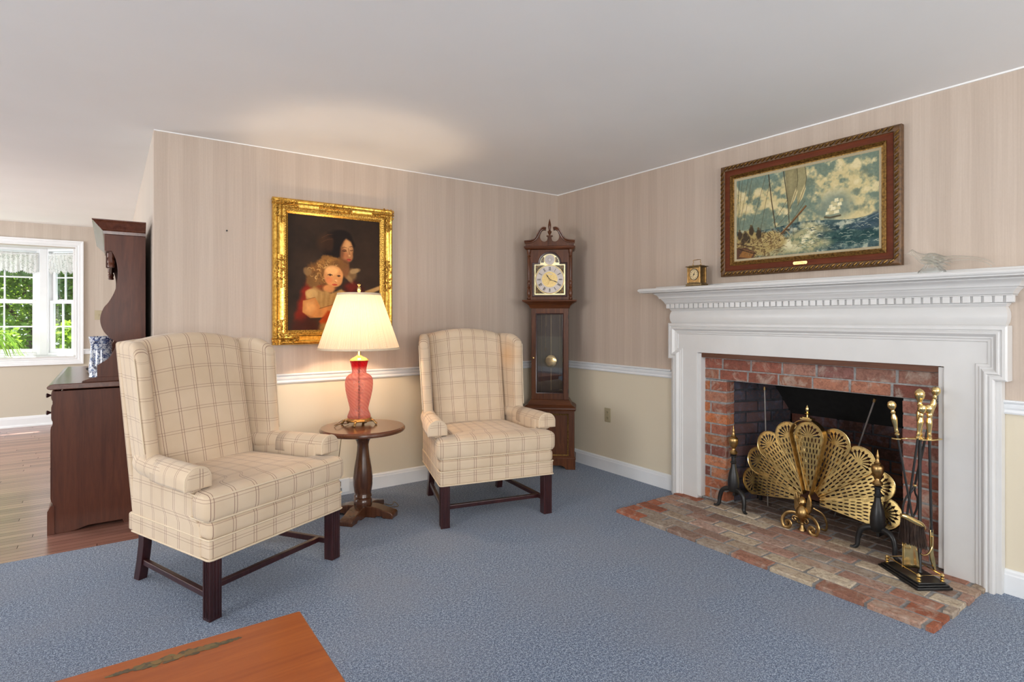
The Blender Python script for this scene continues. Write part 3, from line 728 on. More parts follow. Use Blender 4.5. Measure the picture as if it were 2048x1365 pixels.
# hearth
hr = thing('brick_hearth', 'pale worn brick hearth set nearly flush with the blue carpet', 'hearth', (0,0,0), RW)
HZ = .020
mb, cols = MB(), []
fh = lambda a, b, d: (a, b, HZ-d)
rows = [(-.690+i*.0975, -.690+i*.0975+.082) for i in range(7)]
for i, (b0, b1) in enumerate(rows):
    x = 1.425-.11*(i % 2) ; e = 3.205
    while x < e-.02:
        wd = .202*rb.uniform(.94, 1.05); a0, a1 = max(x, 1.425), min(x+wd, e)
        if a1-a0 > .025: brick(mb, cols, fh, a0, a1, b0, b1, rb.uniform(-.002,.002), .045, pal([(.40,.14,.08),(.44,.27,.20)] if (i==0 and x > 2.75) or (i==1 and x>3.0) or x < 1.44 else TAN), .0035)
        x += wd+.017
for i in range(6):   # floor of the firebox
    b0 = .0+i*.095
    x = 1.62-.1*(i % 2)
    while x < 2.99:
        a0, a1 = max(x, 1.60), min(x+.2, 3.01)
        if b0 > .05: a0, a1 = max(a0, 1.80), min(a1, 2.81)
        if a1-a0 > .03: brick(mb, cols, fh, a0, a1, b0, b0+.083, .002, .045, pal([(.20,.15,.12),(.16,.12,.10),(.24,.17,.13)]))
        x += .212
finish(mb, cols, 'hearth_bricks', M['brick'], hr)
MB().box(1.432,3.198,-.680,.0,-.03,HZ-.005).box(1.592,3.018,0,.10,-.03,HZ-.005).box(1.75,2.86,.10,.56,-.03,HZ-.005).build('hearth_mortar', M['mortar'], hr, smooth=False)

# rods hanging in the firebox
def rod(loc_a, loc_b, label):
    r = thing('fire_rod', label, 'metal rod', (0,0,0), RW, None)
    MB().tube([loc_a, loc_b], .0045, 8).build('rod_shaft', M['rod_steel'], r)
    d = (Vector(loc_b)-Vector(loc_a)).normalized(); MB().tube([tuple(Vector(loc_a)-d*.004), tuple(Vector(loc_a)+d*.018)], .0075, 8).build('brass_tip', M['old_brass'], r)
rod((1.977,.14,.825), (1.965,.20,.02), 'thin steel rod with brass tip hanging at the left of the firebox')
rod((2.655,.12,.825), (2.33,.34,.02), 'slanting steel rod with brass tip at the right of the firebox')

# ------------------------------------------------------------------ andirons
def andiron(s, p, label):
    r = thing('andiron', label, 'andiron', (p, -s, HZ), RW, 'pair of urn topped andirons')
    # front iron column, brass urn finial, arched feet, rear billet bar
    MB().lathe([(.024,.115),(.031,.122),(.036,.150),(.037,.185),(.030,.235),(.018,.275),(.015,.300),(.020,.306),(.020,.312),(.014,.318),(.014,.345),(.021,.350),(.021,.356),(.012,.362)], n=20).build('iron_column', M['iron'], r)
    MB().lathe([(.010,.362),(.024,.366),(.026,.376),(.020,.384),(.012,.392),(.011,.400),(.022,.416),(.029,.440),(.031,.462),(.025,.474),(.016,.478),(.018,.484),(.011,.492),(.008,.510),(.010,.520),(.006,.530),(.003,.545),(.0005,.556)], n=20).build('brass_urn', M['old_brass'], r)
    for sx in (-1, 1):
        pts = smooth_curve([(0,0,.128),(sx*.040,-.006,.130),(sx*.076,-.014,.108),(sx*.090,-.020,.060),(sx*.092,-.026,.020),(sx*.108,-.034,.006),(sx*.122,-.040,.010)], 5)
        n_ = len(pts); MB().tube(pts, [.018-.008*min(1, i/(n_-6)) if i < n_-5 else .009-.0008*(i-n_+5) for i in range(n_)], 10).build('leg', M['iron'], r)
    MB().box(-.008,.008,.0,.33,.085,.105).box(-.009,.009,.31,.33,-.0,.09).build('billet_bar', M['iron'], r, bevel=.002)
andiron(1.868, -.045, 'black iron andiron with brass urn, left of the fan screen')
andiron(2.736, -.045, 'black iron andiron with brass urn, in front of the fan screen\'s right side')

# ------------------------------------------------------------------ brass fan screen
fan = thing('fan_fire_screen', 'folding brass peacock fan fire screen with pierced panels and winged figure foot', 'fire screen', (.025, -2.335, HZ), RW)
PZ = .165; R1 = .385
def blade(i, ang_deg, yoff, tilt):
    """pierced wedge with a rounded pierced head"""
    vs, fs = [], []
    half0, half1 = .016, .086; r0, r1 = .06, R1-.0
    rows_, cols_ = 10, 8
    def W_(r): return half0+(half1-half0)*(r-r0)/(r1-r0)
    def add(p): vs.append(p); return len(vs)-1
    for j in range(rows_):
        ra = r0+(r1-r0)*j/rows_; rb_ = r0+(r1-r0)*(j+1)/rows_
        nc = max(2, min(cols_, int(2+j*.85)))
        off = .5 if j % 2 else 0
        e = 2.0/nc
        edges = [-1+e*k for k in range(nc+1)] if not off else [-1]+[-1+e*(k+.5) for k in range(nc)]+[1]
        for k in range(len(edges)-1):
            u0, u1 = edges[k], edges[k+1]; um = (u0+u1)/2
            q = lambda u, r: add((u*W_(r), r))
            rm = (ra+rb_)/2
            if u1-u0 < e*.7 or min(abs(u0), abs(u1)) > 1.01:
                fs.append((q(u0,ra), q(u1,ra), q(u1,rb_), q(u0,rb_))); continue
            hw = (u1-u0)*.20; m = (rb_-ra)*.09; a_ = (rb_-ra)*.26
            A, B, C2, D = q(u0,ra), q(u1,ra), q(u1,rb_), q(u0,rb_); Lm, Rm = q(u0,rm), q(u1,rm)
            h0 = q(um, ra+m-.002); h1 = q(um+hw, ra+a_); h2 = q(um+hw, rb_-a_); h3 = q(um, rb_-m+.002); h4 = q(um-hw, rb_-a_); h5 = q(um-hw, ra+a_)
            fs += [(A,B,h0),(B,h1,h0),(B,Rm,h1),(Rm,h2,h1),(Rm,C2,h2),(C2,h3,h2),(C2,D,h3),(D,h4,h3),(D,Lm,h4),(Lm,h5,h4),(Lm,A,h5),(A,h0,h5)]
    # head: half disc with radial slots
    hc = r1; hr_ = half1; ns = 9; q = lambda a, r: add((-r*cos(a), hc+r*sin(a)*1.06))
    for k in range(ns):
        a0, a1 = pi*k/ns, pi*(k+1)/ns; am = (a0+a1)/2; ha = (a1-a0)*.23
        A, B, C2, D = q(a0,.014), q(a1,.014), q(a1,hr_), q(a0,hr_)
        h = [q(am-ha*.3,.022), q(am+ha*.3,.022), q(am+ha,hr_*.62), q(am+ha*1.9,hr_*.66), q(am,hr_*.84), q(am-ha*1.9,hr_*.66), q(am-ha,hr_*.62)]
        fs += [(A,h[0],h[1],B),(B,h[1],h[2]),(B,h[2],h[3]),(B,h[3],C2),(C2,h[3],h[4]),(C2,h[4],D),(D,h[4],h[5]),(D,h[5],A),(A,h[5],h[6]),(A,h[6],h[0])]
    cq = [q(pi*k/ns, .014) for k in range(ns+1)]; c0 = add((0, hc)); fs += [(c0, cq[k], cq[k+1]) for k in range(ns)]
    th = radians(ang_deg); bend = .05
    out = []
    def tf(x, r, d=0):
        X = r*cos(th)+x*sin(th); Z = r*sin(th)-x*cos(th)
        return (X, yoff+d+tilt*x+bend*(abs(X)/.45)**2, PZ+Z)
    o = MB().add([tf(x, r) for x, r in vs], fs).build('fan_panel', M['fan_brass'], fan, smooth=False, fixn=False)
    wd = o.modifiers.new('w', 'WELD'); wd.merge_threshold = .0003
    sd = o.modifiers.new('s', 'SOLIDIFY'); sd.thickness = .0016; sd.offset = 0
    outline = [(-half0, r0), (-half1, r1)]+[(-hr_*cos(pi*k/14), hc+hr_*sin(pi*k/14)*1.06) for k in range(1,14)]+[(half1, r1), (half0, r0)]
    MB().tube([tf(x, r, -.001) for x, r in outline], .0028, 6).build('rim_wire', M['brass'], o)
for i, a in enumerate((3.5, 25, 47, 69, 90, 111, 133, 155, 176.5)):
    yo = {0:.0,1:.013,2:.004,3:.014,4:-.012,5:.012,6:.0,7:.010,8:-.002}[i]
    blade(i, a, yo, -.12 if a < 85 else (.12 if a > 95 else 0))
# centre hoop
hp = []
for sx in (-1, 1):
    pass
hoop = [(-.018,.04)]+[(-.100,.385)]+[(-.100*cos(pi*k/16), .385+.100*sin(pi*k/16)) for k in range(1,16)]+[(.100,.385),(.018,.04)]
mbh = MB(); ring = []
prev = None
vs, fs = [], []
for k, (x, r) in enumerate(hoop):
    nx, nr = (x, (r-.385) if r > .385 else 0); l = hypot(nx, nr) or 1; nx, nr = nx/l, nr/l
    for (dd, yy) in ((0,-.048),(0,.0),(.006,.0),(.006,-.048)): vs.append((x+nx*dd, yy, PZ+r+nr*dd))
    if k: b0 = (k-1)*4; fs += [(b0+j, b0+(j+1)%4, b0+4+(j+1)%4, b0+4+j) for j in range(4)]
MB().add(vs, fs).build('centre_hoop', M['old_brass'], fan, bevel=.0015)
fin = MB().box(-.035,.035,-.046,-.006,PZ+.490,PZ+.500).box(-.022,.022,-.042,-.010,PZ+.500,PZ+.506)
fin.lathe([(.006,PZ+.506),(.005,PZ+.520),(.016,PZ+.527),(.017,PZ+.530),(.006,PZ+.534),(.010,PZ+.545),(.011,PZ+.556),(.006,PZ+.568),(.0005,PZ+.578)], c=(0,-.026), n=16)
fin.build('finial', M['brass'], fan)
# winged figure foot with scrolls
b_ = MB(); 
b_.lathe([(.004,.0),(.022,.004),(.020,.012),(.012,.022),(.010,.038),(.014,.044),(.012,.052),(.016,.062),(.030,.085),(.036,.105),(.030,.130),(.018,.145),(.014,.150)], c=(0,-.085), n=18)
b_.sphere((0,-.090,.172), .022, 16, 10, (.9,1.0,1.15)); b_.sphere((0,-.113,.170), .006, 8, 6)
b_.lathe([(.024,.172),(.022,.186),(.014,.197),(.003,.203)], c=(0,-.088), n=14)
b_.build('figure', M['old_brass'], fan)
for sx in (-1, 1):
    wing = [(sx*.012,.10),(sx*.034,.10),(sx*.050,.125),(sx*.052,.165),(sx*.044,.205),(sx*.036,.225),(sx*.030,.20),(sx*.022,.16)]
    MB().prism(wing, -.085, -.070).build('wing', M['old_brass'], fan, bevel=.003)
    sc = []
    for t in range(44):
        a = t/43*2*pi*1.55; rr = .046*(1-t/43*.82); sc.append((sx*(.068+rr*cos(a-.5)*-1+.0), -.100-.012*cos(a), .046+rr*sin(a+2.2)))
    leg = smooth_curve([(sx*.012,-.088,.085),(sx*.045,-.095,.100),(sx*.085,-.105,.088),(sx*.108,-.112,.050),(sx*.098,-.115,.010),(sx*.070,-.115,.008),(sx*.055,-.113,.028),(sx*.066,-.112,.046),(sx*.082,-.112,.038),(sx*.078,-.112,.024),(sx*.070,-.112,.026)], 6)
    MB().tube(leg, [.0062]*len(leg), 8, flat=1.6).build('scroll_leg', M['old_brass'], fan)
    sc2 = smooth_curve([(sx*.020,-.100,.078),(sx*.040,-.106,.082),(sx*.048,-.108,.066),(sx*.036,-.108,.056),(sx*.026,-.107,.064),(sx*.034,-.107,.072)], 6)
    MB().tube(sc2, .004, 8).build('scroll_curl', M['old_brass'], fan)
    bk = smooth_curve([(sx*.030,-.02,.13),(sx*.070,.010,.10),(sx*.090,.020,.05),(sx*.085,.022,.006),(sx*.060,.02,.006)], 6)
    MB().tube(bk, .006, 8).build('rear_leg', M['old_brass'], fan)

# ------------------------------------------------------------------ fire tools
# stand frame: local x points towards the camera along the base's long side, y to the right
TL, TR = (-.200, -2.985, HZ), radians(-123.8)
ts = thing('tool_stand', 'black and brass fireplace tool stand on the right of the hearth', 'fire tool stand', TL, TR)
def slab(mb, k, z0, z1): mb.box(-.138+k, .138-k, -.114+k, .054-k, z0, z1)
bs = MB(); slab(bs, 0, 0, .012); slab(bs, .008, .012, .020); slab(bs, .018, .020, .028); bs.build('black_base', M['iron'], ts, bevel=.003)
gp = [(-.108,-.086),(.108,-.086),(.108,.026),(-.108,.026)]
for k, (x, y) in enumerate(gp):
    MB().lathe([(.008,.028),(.009,.032),(.005,.035),(.009,.040),(.009,.044),(.005,.047),(.008,.052),(.0095,.058),(.006,.064),(.002,.067)], c=(x,y), n=14).build('gallery_post', M['brass'], ts)
MB().tube([(x,y,.058) for x, y in gp]+[(*gp[0],.058)], .003, 8).build('gallery_rail', M['brass'], ts)
MB().lathe([(.012,.028),(.008,.036),(.0075,.66),(.012,.665),(.012,.68)], n=14).build('stem', M['iron'], ts)
MB().lathe([(.009,.690),(.014,.700),(.009,.710),(.012,.720),(.010,.745),(.015,.780),(.015,.800),(.009,.820),(.009,.835),(.013,.842),(.009,.850),(.011,.862),(.018,.875),(.0225,.890),(.021,.904),(.012,.916),(.002,.921)], n=20).build('stem_handle', M['brass'], ts)
yk = MB(); yoke = [(-.02,-.125),(.0,-.140),(.022,-.132),(.026,-.112),(.012,-.098),(.008,-.075),(.016,-.060),(.020,-.030),(.045,-.018),(.050,.030),(.030,.090),(-.012,.092),(-.020,.060),(-.034,.030),(-.030,-.010),(-.012,-.050),(-.010,-.085),(-.022,-.105)]
yk.prism(yoke, .676, .682, lambda a, b, d: (a, b, d)); yk.lathe([(.020,.682),(.014,.690)], n=16)
yk.build('hook_yoke', M['brass'], ts, bevel=.0015)
HP = [(.006,0),(.011,.004),(.011,.010),(.007,.014),(.010,.022),(.008,.030),(.0095,.048),(.0135,.074),(.0135,.090),(.0085,.104),(.0085,.110),(.012,.115),(.0085,.120),(.0085,.127),(.015,.134),(.0195,.145),(.0195,.155),(.0145,.166),(.004,.171)]
def tool(name, label, top, bot, build, hl=0.0):
    """top: foot of the brass handle, bot: lower end of the shaft"""
    r = thing(name, label, 'fire tool', TL, TR); a, b = Vector(top), Vector(bot); ax = (a-b).normalized()
    Mx = Matrix.Translation(a) @ Vector((0,0,1)).rotation_difference(ax).to_matrix().to_4x4()
    MB().lathe(HP, n=18, M=Mx).build('brass_handle', M['brass'], r); build(r, a, b, ax); return r
def shaft(r, a, b, rad=.0052): MB().tube([tuple(a), tuple(b)], rad, 8).build('shaft', M['iron'], r)
def shovel(r, a, b, ax):
    shaft(r, a, b); vs, fs = [], []; W_n = 9; Hh = 8
    for k in range(Hh+1):
        for i in range(W_n+1):
            y = (i/W_n-.5)*.088*(.80+.20*k/Hh); q = abs(i/W_n-.5)*2; vs.append((b.x+.004+.018*q**4+.010*k/Hh, b.y+.012+y, b.z-.012-.125*k/Hh))
    for k in range(Hh):
        for i in range(W_n): c = k*(W_n+1)+i; fs.append((c, c+1, c+W_n+2, c+W_n+1))
    o = MB().add(vs, fs).build('shovel_pan', M['brass'], r); sd = o.modifiers.new('s','SOLIDIFY'); sd.thickness = .002
    MB().tube([tuple(b+Vector((0,0,.06))), tuple(b+Vector((.002,.004,.01))), tuple(b+Vector((.004,.010,-.03)))], [.006,.008,.010], 10).build('shovel_socket', M['brass'], r)
M['bristle'] = plain('dark_brown_bristle', (.035,.018,.012,1), .7, var=.5)
def brush(r, a, b, ax):
    shaft(r, a, b)
    hd = smooth_curve([(0,-.062,.038),(0,-.040,.030),(0,.0,.008),(0,.036,-.010),(0,.052,-.030)], 4); n_ = len(hd)
    MB().tube([(b.x+x, b.y+y, b.z+z) for x, y, z in hd], [.009+.008*sin(pi*min(1, (i+.5)/n_)) for i in range(n_)], 12, flat=1.0).build('brush_back', M['brass'], r)
    mb = MB(); rr = random.Random(5)
    for k in range(750):
        t = rr.random(); y = -.055+.098*t; x0 = rr.uniform(-.014,.014); zt = .026-.040*t
        y2 = y+rr.uniform(-.010,.010)+(t-.5)*.020; mb.tube([(b.x+x0, b.y+y, b.z+zt), (b.x+x0*1.6, b.y+y2, b.z+zt-.105+rr.uniform(-.012,.010))], .0009, 3, caps=False)
    mb.build('bristles', M['bristle'], r, smooth=False)
def poker(r, a, b, ax):
    shaft(r, a, b, .0062)
    MB().prism([(-.008,.01),(.008,.01),(.008,-.10),(.018,-.15),(.022,-.190),(.012,-.185),(-.004,-.14),(-.008,-.11)], -.004, .004, lambda p, q, d: (b.x+d, b.y+p, b.z+q)).build('poker_tip', M['brass'], r, bevel=.0015)
    hk = smooth_curve([(0,.0,-.02),(.0,-.002,-.07),(.002,-.022,-.102),(.003,-.048,-.108),(.003,-.060,-.100)], 5); MB().tube([(b.x+x+.005, b.y+y, b.z+z) for x, y, z in hk], [.008-.0048*i/(len(hk)-1) for i in range(len(hk))], 10, flat=.7).build('poker_hook', M['brass'], r)
def tongs(r, a, b, ax):
    L = (a-b).length; sd = ax.cross(Vector((1,0,0))).normalized()
    for sx in (-1, 1):
        pts = smooth_curve([(0,0),(0,.52),(sx*.028,.64),(sx*.034,.74),(sx*.010,.88),(sx*.004,1.0)], 5)
        MB().tube([tuple(a-ax*(L*t)+sd*o) for o, t in pts], .0048, 8).build('tong_arm', M['iron'], r)
    MB().sphere(tuple(a-ax*(L*.54)), .008, 12, 8).build('tong_pivot', M['brass'], r)
tool('hearth_brush', 'hearth brush with brass back and dark bristles, leftmost on the tool stand', (-.010,-.104,.690), (.012,-.040,.270), brush)
tool('fire_shovel', 'brass fire shovel with square pan hanging behind the hearth brush', (.022,-.026,.680), (-.016,-.068,.185), shovel)
tool('fire_poker', 'fire poker with brass hooked tip hanging on the front of the tool stand', (.034,.022,.678), (.036,.030,.235), poker)
tool('fire_tongs', 'iron fire tongs slanting behind the stem, handle rightmost on the tool stand', (-.026,.068,.760), (-.050,-.050,.16), tongs)
# ================================================================== WING CHAIRS
def lerp(a, b, t): return a+(b-a)*t
def make_chair(label, group):
    r = thing('wingback_chair', label, 'armchair', (0,0,0), 0, group)
    fab = M['plaid']
    def fin(mb, name, parent=r, ang=60):
        o = mb.build(name, fab, parent, ang=ang, fixn=False); weld(o, .0003)
        return o
    # seat rail: lower band and puffed deck band above it
    mb = MB(); rounded_box(mb, 0, -.01, .306, .352, .345, .043, .012, (10,10,3)); lo = fin(mb, 'seat_rail')
    mb = MB(); rounded_box(mb, 0, -.02, .383, .353, .338, .042, .028, (10,10,4), puff=.004); fin(mb, 'deck_band')
    wz = MB(); c = [(-.353,.32),(-.353,-.352),(.353,-.352),(.353,.32)]
    for z, rr in ((.264,.0045),(.348,.0042)):
        q = [( -.354,.30,z),(-.354,-.34,z),(-.350,-.352,z),(-.338,-.357,z),(.338,-.357,z),(.350,-.352,z),(.354,-.34,z),(.354,.30,z)]
        wz.tube(q, rr, 6)
    wz.build('welt', M['welt'], lo)
    # seat cushion with T shaped front
    def tee(x, y, z):
        t = 1/(1+math.exp(-(y+.225)/.010)); k = lerp(1.0, .268/.362, t)
        yy = y
        return (x*k, yy, z)
    mb = MB(); rounded_box(mb, 0, -.062, .478, .366, .298, .060, .030, (16,16,4), tee, puff=.022, extra_y=[-.193+i*.006 for i in range(1,13)])
    cu = fin(mb, 'seat_cushion')
    wl = MB(); ring = []
    for z in (.425,.524):
        pts = [(-.25,.2),(-.264,.0),(-.266,-.18),(-.275,-.212),(-.330,-.222),(-.354,-.235),(-.360,-.26),(-.360,-.355),(-.350,-.376),(-.330,-.386),(0,-.397),(.330,-.386),(.350,-.376),(.360,-.355),(.360,-.26),(.354,-.235),(.330,-.222),(.275,-.212),(.266,-.18),(.264,.0),(.25,.2)]
        wl.tube([(x, y+.030, z+.002) for x, y in pts], .0042, 6)
    wl.build('cushion_welt', M['welt'], cu)
    def dshape(j, n):
        # D section of the arm: straight flap, half round, straight flap
        R_, dn = .0550, .038; tot = pi*R_+2*dn; s_l = tot*j/n
        if s_l < dn: return (R_, -(dn-s_l), s_l)
        if s_l > tot-dn: return (-R_, -(s_l-(tot-dn)), s_l)
        a = (s_l-dn)/R_; return (R_*cos(a), R_*sin(a), s_l)
    # back, leaning, with arched top
    lean = .235
    def backf(x, y, z):
        t = (z-.42)/.76; top = max(0, (z-.90)/.26)
        zz = z+.040*(1-(x/.30)**2)*min(1, max(0, (z-.6)/.5))
        xx = x*lerp(.96, 1.06, t)
        bow = .018*(1-(x/.3)**2)
        return (xx, y+(z-.42)*lean-bow*(1 if y < .27 else 0), zz)
    mb = MB(); rounded_box(mb, 0, .215, .785, .282, .060, .375, .034, (12,4,16), backf, puff=.010); fin(mb, 'backrest')
    # outside back and sides
    def outb(x, y, z): return (x*lerp(1.0, .985, (z-.3)/.8), y+(z-.30)*lean*.80, z+.020*(1-(x/.34)**2)*max(0,(z-.8)/.3))
    mb = MB(); rounded_box(mb, 0, .300, .735, .340, .022, .430, .014, (10,3,12), outb); fin(mb, 'outside_back')
    for sx in (-1, 1):
        # outer side panel below the arm
        pf = lambda x, y, z: (x, y if z > .43 else y-.060*(.5-min(.5,(y+.232)))*2*min(1,max(0,(.43-z)/.03)) if y < .268 else y, z)
        mb = MB(); rounded_box(mb, sx*.3235, .030, .433, .034, .262, .173, .010, (3,10,14), pf, uv='side'); fin(mb, 'arm_panel')
        # arm roll and its slip cover
        prof = lambda rr, y, cx, cz, n=22: [(cx+sx*rr*1.02*cos(2*pi*j/n), y, cz+rr*sin(2*pi*j/n)) for j in range(n)]
        def roll(mb, stations, uvy=0):
            rings = [prof(*s_) for s_ in stations]; n0 = len(mb.v); mb.loft(rings)
            uvs = []
            for (rr, y, cx, cz), rg in zip(stations, rings):
                for j, p in enumerate(rg): uvs.append((y+.03, p[2]*1.0+.0))
            # across the top the check follows the roll
            uvs = []
            for (rr, y, cx, cz), rg in zip(stations, rings):
                for j, p in enumerate(rg): uvs.append((y+.045, .6+rr*(2*pi*((j+5.5) % 22)/22)))
            mb.uv = (mb.uv or [])+uvs
        A = [(.020,-.262,.352,.590),(.044,-.260,.352,.590),(.051,-.254,.352,.590),(.054,-.242,.352,.590),(.0545,-.15,.352,.590),(.055,-.02,.348,.592),(.056,.10,.342,.594),(.055,.20,.335,.596),(.050,.26,.325,.600)]
        A = [(a, b, sx*c_, d) for a, b, c_, d in A]
        mb = MB(); roll(mb, A); arm = mb.build('arm', fab, r, ang=50)
        Cv = [(.0695,-.268,.353,.585),(.0715,-.262,.353,.585),(.0715,-.15,.353,.586),(.0705,-.03,.349,.589),(.0700,-.028,.349,.589)]
        # the cover is a sleeve over the front of the arm: top three quarters, open towards the seat side below
        vs, uvs, fs = [], [], []; n = 24
        st_ = [(.045,-.2765),(.064,-.2755),(.0705,-.272),(.0725,-.266),(.0735,-.15),(.0728,-.05),(.0728,.045)]
        for (rr, y) in st_:
            for j in range(n+1):
                cxx = .353 if y < -.2 else lerp(.353,.344,(y+.2)/.25)
                dx_, dz_, s_l = dshape(j, n); k_ = rr/.0725
                x = sx*(cxx+dx_*k_); z = .592+dz_*k_-(.002*sin(y*90) if j in (0,n) else 0)
                vs.append((x, y, z)); uvs.append((y+.045, .62+s_l) if rr > .07 else (x, z))
        for i in range(len(st_)-1):
            for j in range(n): a = i*(n+1)+j; q = (a, a+1, a+n+2, a+n+1); fs.append(q if sx > 0 else q[::-1])
        fs.append(tuple(range(n+1)) if sx < 0 else tuple(range(n, -1, -1)))
        for i in range(3): a = i*(n+1); q = (a+n, a, a+n+1, a+2*n+1); fs.append(q if sx > 0 else q[::-1])
        mb = MB(); mb.v, mb.f, mb.uv = vs, fs, uvs
        cv = mb.build('arm_cover', fab, arm, fixn=False); sd = cv.modifiers.new('s','SOLIDIFY'); sd.thickness = .0035; sd.offset = 0
        wt = MB(); wt.tube([(sx*(.353+dshape(j,n)[0]*1.01), -.270, .592+dshape(j,n)[1]*1.01) for j in range(n+1)], .0033, 6)
        wt.build('cover_welt', M['welt'], arm)
        # wings
        def wingf(x, y, z):
            # thin padded panel; front edge rounded at the top, sweeping forward onto the arm at the bottom
            t = (z-.60)/.56; t = max(0, min(1, t))
            u = (y+.10)/.30                     # 0 front .. 1 back
            yb = .300+(z-.42)*lean*.86-.020     # back edge
            fr = .216+.046*t-.006*sin(pi*t)   # depth of the wing
            yy = yb-fr*(1-u)
            flare = (.038+.024*t)*(1-u)
            cut = max(0, t-.80)/.20*(max(0, .40-u)/.40)**2
            zz = z-cut*.050-.004*(1-u)*t
            return (sx*(.312+.002*t+flare)+x, yy, zz)
        mb = MB(); rounded_box(mb, 0, .05, .880, .036, .150, .290, .030, (3,10,14), wingf, puff=.004, uv='side'); wg = fin(mb, 'wing')
        ws = MB(); ed = []
        for k in range(15):
            z = .66+.46*k/14; ed.append(Vector(wingf(sx*.036, -.078, z))+Vector((sx*.002,-.006,0)))
        ws.tube([tuple(p) for p in ed], .0038, 6); ws.build('wing_welt', M['welt'], wg)
    # legs and stretchers
    for sx in (-1, 1):
        mb = MB(); mb.box(sx*.320-.0265, sx*.320+.0265, -.345, -.292, 0, .268)
        for k in (-.013, 0, .013):
            mb.box(sx*.320+k-.003, sx*.320+k+.003, -.3475, -.344, .012, .262); mb.box(sx*.320+sx*.0255-.002, sx*.320+sx*.0255+.004 if sx > 0 else sx*.320+sx*.0255+.002, -.3185+k-.003, -.3185+k+.003, .012, .262) if sx > 0 else mb.box(sx*.320-.0295, sx*.320-.0255, -.3185+k-.003, -.3185+k+.003, .012, .262)
        mb.build('leg', M['leg_wood'], r, bevel=.002, smooth=False)
        rear = MB().loft([[(sx*.285-.022, y0-.022, z), (sx*.285+.022, y0-.022, z), (sx*.285+.022, y0+.022, z), (sx*.285-.022, y0+.022, z)] for z, y0 in ((0,.345),(.09,.322),(.18,.305),(.275,.300))])
        rear.build('leg', M['leg_wood'], r, bevel=.002, smooth=False)
        MB().loft([[(sx*.318-.012,-.300,.078),(sx*.318+.012,-.300,.078),(sx*.318+.012,-.300,.106),(sx*.318-.012,-.300,.106)],[(sx*.285-.012,.320,.078),(sx*.285+.012,.320,.078),(sx*.285+.012,.320,.106),(sx*.285-.012,.320,.106)]]).build('side_stretcher', M['leg_wood'], r, bevel=.004, smooth=False)
    MB().box(-.312,.312,-.247,-.221,.080,.106).build('cross_stretcher', M['leg_wood'], r, bevel=.004, smooth=False)
    return r
CG = 'pair of plaid wing chairs'
chA = make_chair('cream plaid wing chair at left beside the wooden hutch, nearest the camera', CG)

def taper(o):
    for c in o.children:
        for v in c.data.vertices: v.co.x *= 1.09*(1-.23*(min(v.co.y, .25)+.36))
        taper(c)
taper(chA)
chA.location = (-2.906, -.935, 0.0); chA.rotation_euler = (0, 0, radians(27.3))
chB = place_chair = place_copy(chA, (-1.338, -.775, 0.0), radians(-12.7), 'cream plaid wing chair with an orange tinted wing, between lamp table and tall clock', CG)

def tinted(base):
    """the same plaid with an orange tinted patch high on the cloth"""
    m = base.copy(); m.name = 'cream_plaid_linen_tinted'; nt = m.node_tree; b = nt.nodes['Principled BSDF']; src = b.inputs['Base Color'].links[0].from_socket
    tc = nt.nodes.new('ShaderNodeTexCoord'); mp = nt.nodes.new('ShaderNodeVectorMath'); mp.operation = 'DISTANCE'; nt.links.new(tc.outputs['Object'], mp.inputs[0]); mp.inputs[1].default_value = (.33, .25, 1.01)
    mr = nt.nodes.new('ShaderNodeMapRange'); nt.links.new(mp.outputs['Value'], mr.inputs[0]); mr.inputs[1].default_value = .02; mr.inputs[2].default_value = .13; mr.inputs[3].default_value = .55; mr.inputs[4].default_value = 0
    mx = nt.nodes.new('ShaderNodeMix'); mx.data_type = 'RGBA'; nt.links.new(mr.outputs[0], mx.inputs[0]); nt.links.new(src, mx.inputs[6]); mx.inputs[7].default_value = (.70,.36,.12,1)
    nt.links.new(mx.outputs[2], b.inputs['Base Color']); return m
M['plaid_tinted'] = tinted(M['plaid'])
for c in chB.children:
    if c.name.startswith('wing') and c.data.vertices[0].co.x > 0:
        c.material_slots[0].link = 'OBJECT'; c.material_slots[0].material = M['plaid_tinted']

# ================================================================== LAMP TABLE
tb = thing('pedestal_table', 'round dark walnut pedestal table between the two wing chairs', 'side table', (-2.073,-.502,0), radians(12))
MB().lathe([(.05,.545),(.252,.545),(.266,.550),(.272,.560),(.271,.570),(.262,.579),(.0001,.580)], n=72).build('table_top', M['table_top_wood'], tb, ang=30)
MB().lathe([(.075,.520),(.078,.545)], n=32).build('top_block', M['table_wood'], tb)
MB().lathe([(.056,.066),(.058,.07),(.058,.105),(.050,.115),(.047,.118),(.058,.124),(.056,.135),(.052,.142),(.055,.16),(.061,.20),(.062,.25),(.055,.31),(.043,.38),(.037,.43),(.036,.46),(.042,.485),(.052,.50),(.060,.508),(.060,.520),(.04,.525)], n=36).build('turned_column', M['table_wood'], tb)
for k in range(4):
    a = radians(-60+90*k); Rm = Matrix.Rotation(a, 4, 'Z')
    prof = [(.030,.0),(.105,.0),(.120,.012),(.150,.012),(.160,.0),(.225,.0),(.228,.028),(.215,.040),(.160,.052),(.130,.062),(.090,.070),(.030,.072)]
    MB().prism(prof, -.044, .044, lambda a_, b, d: tuple(Rm @ Vector((a_, d, b)))).build('foot', M['table_wood'], tb, bevel=.005)

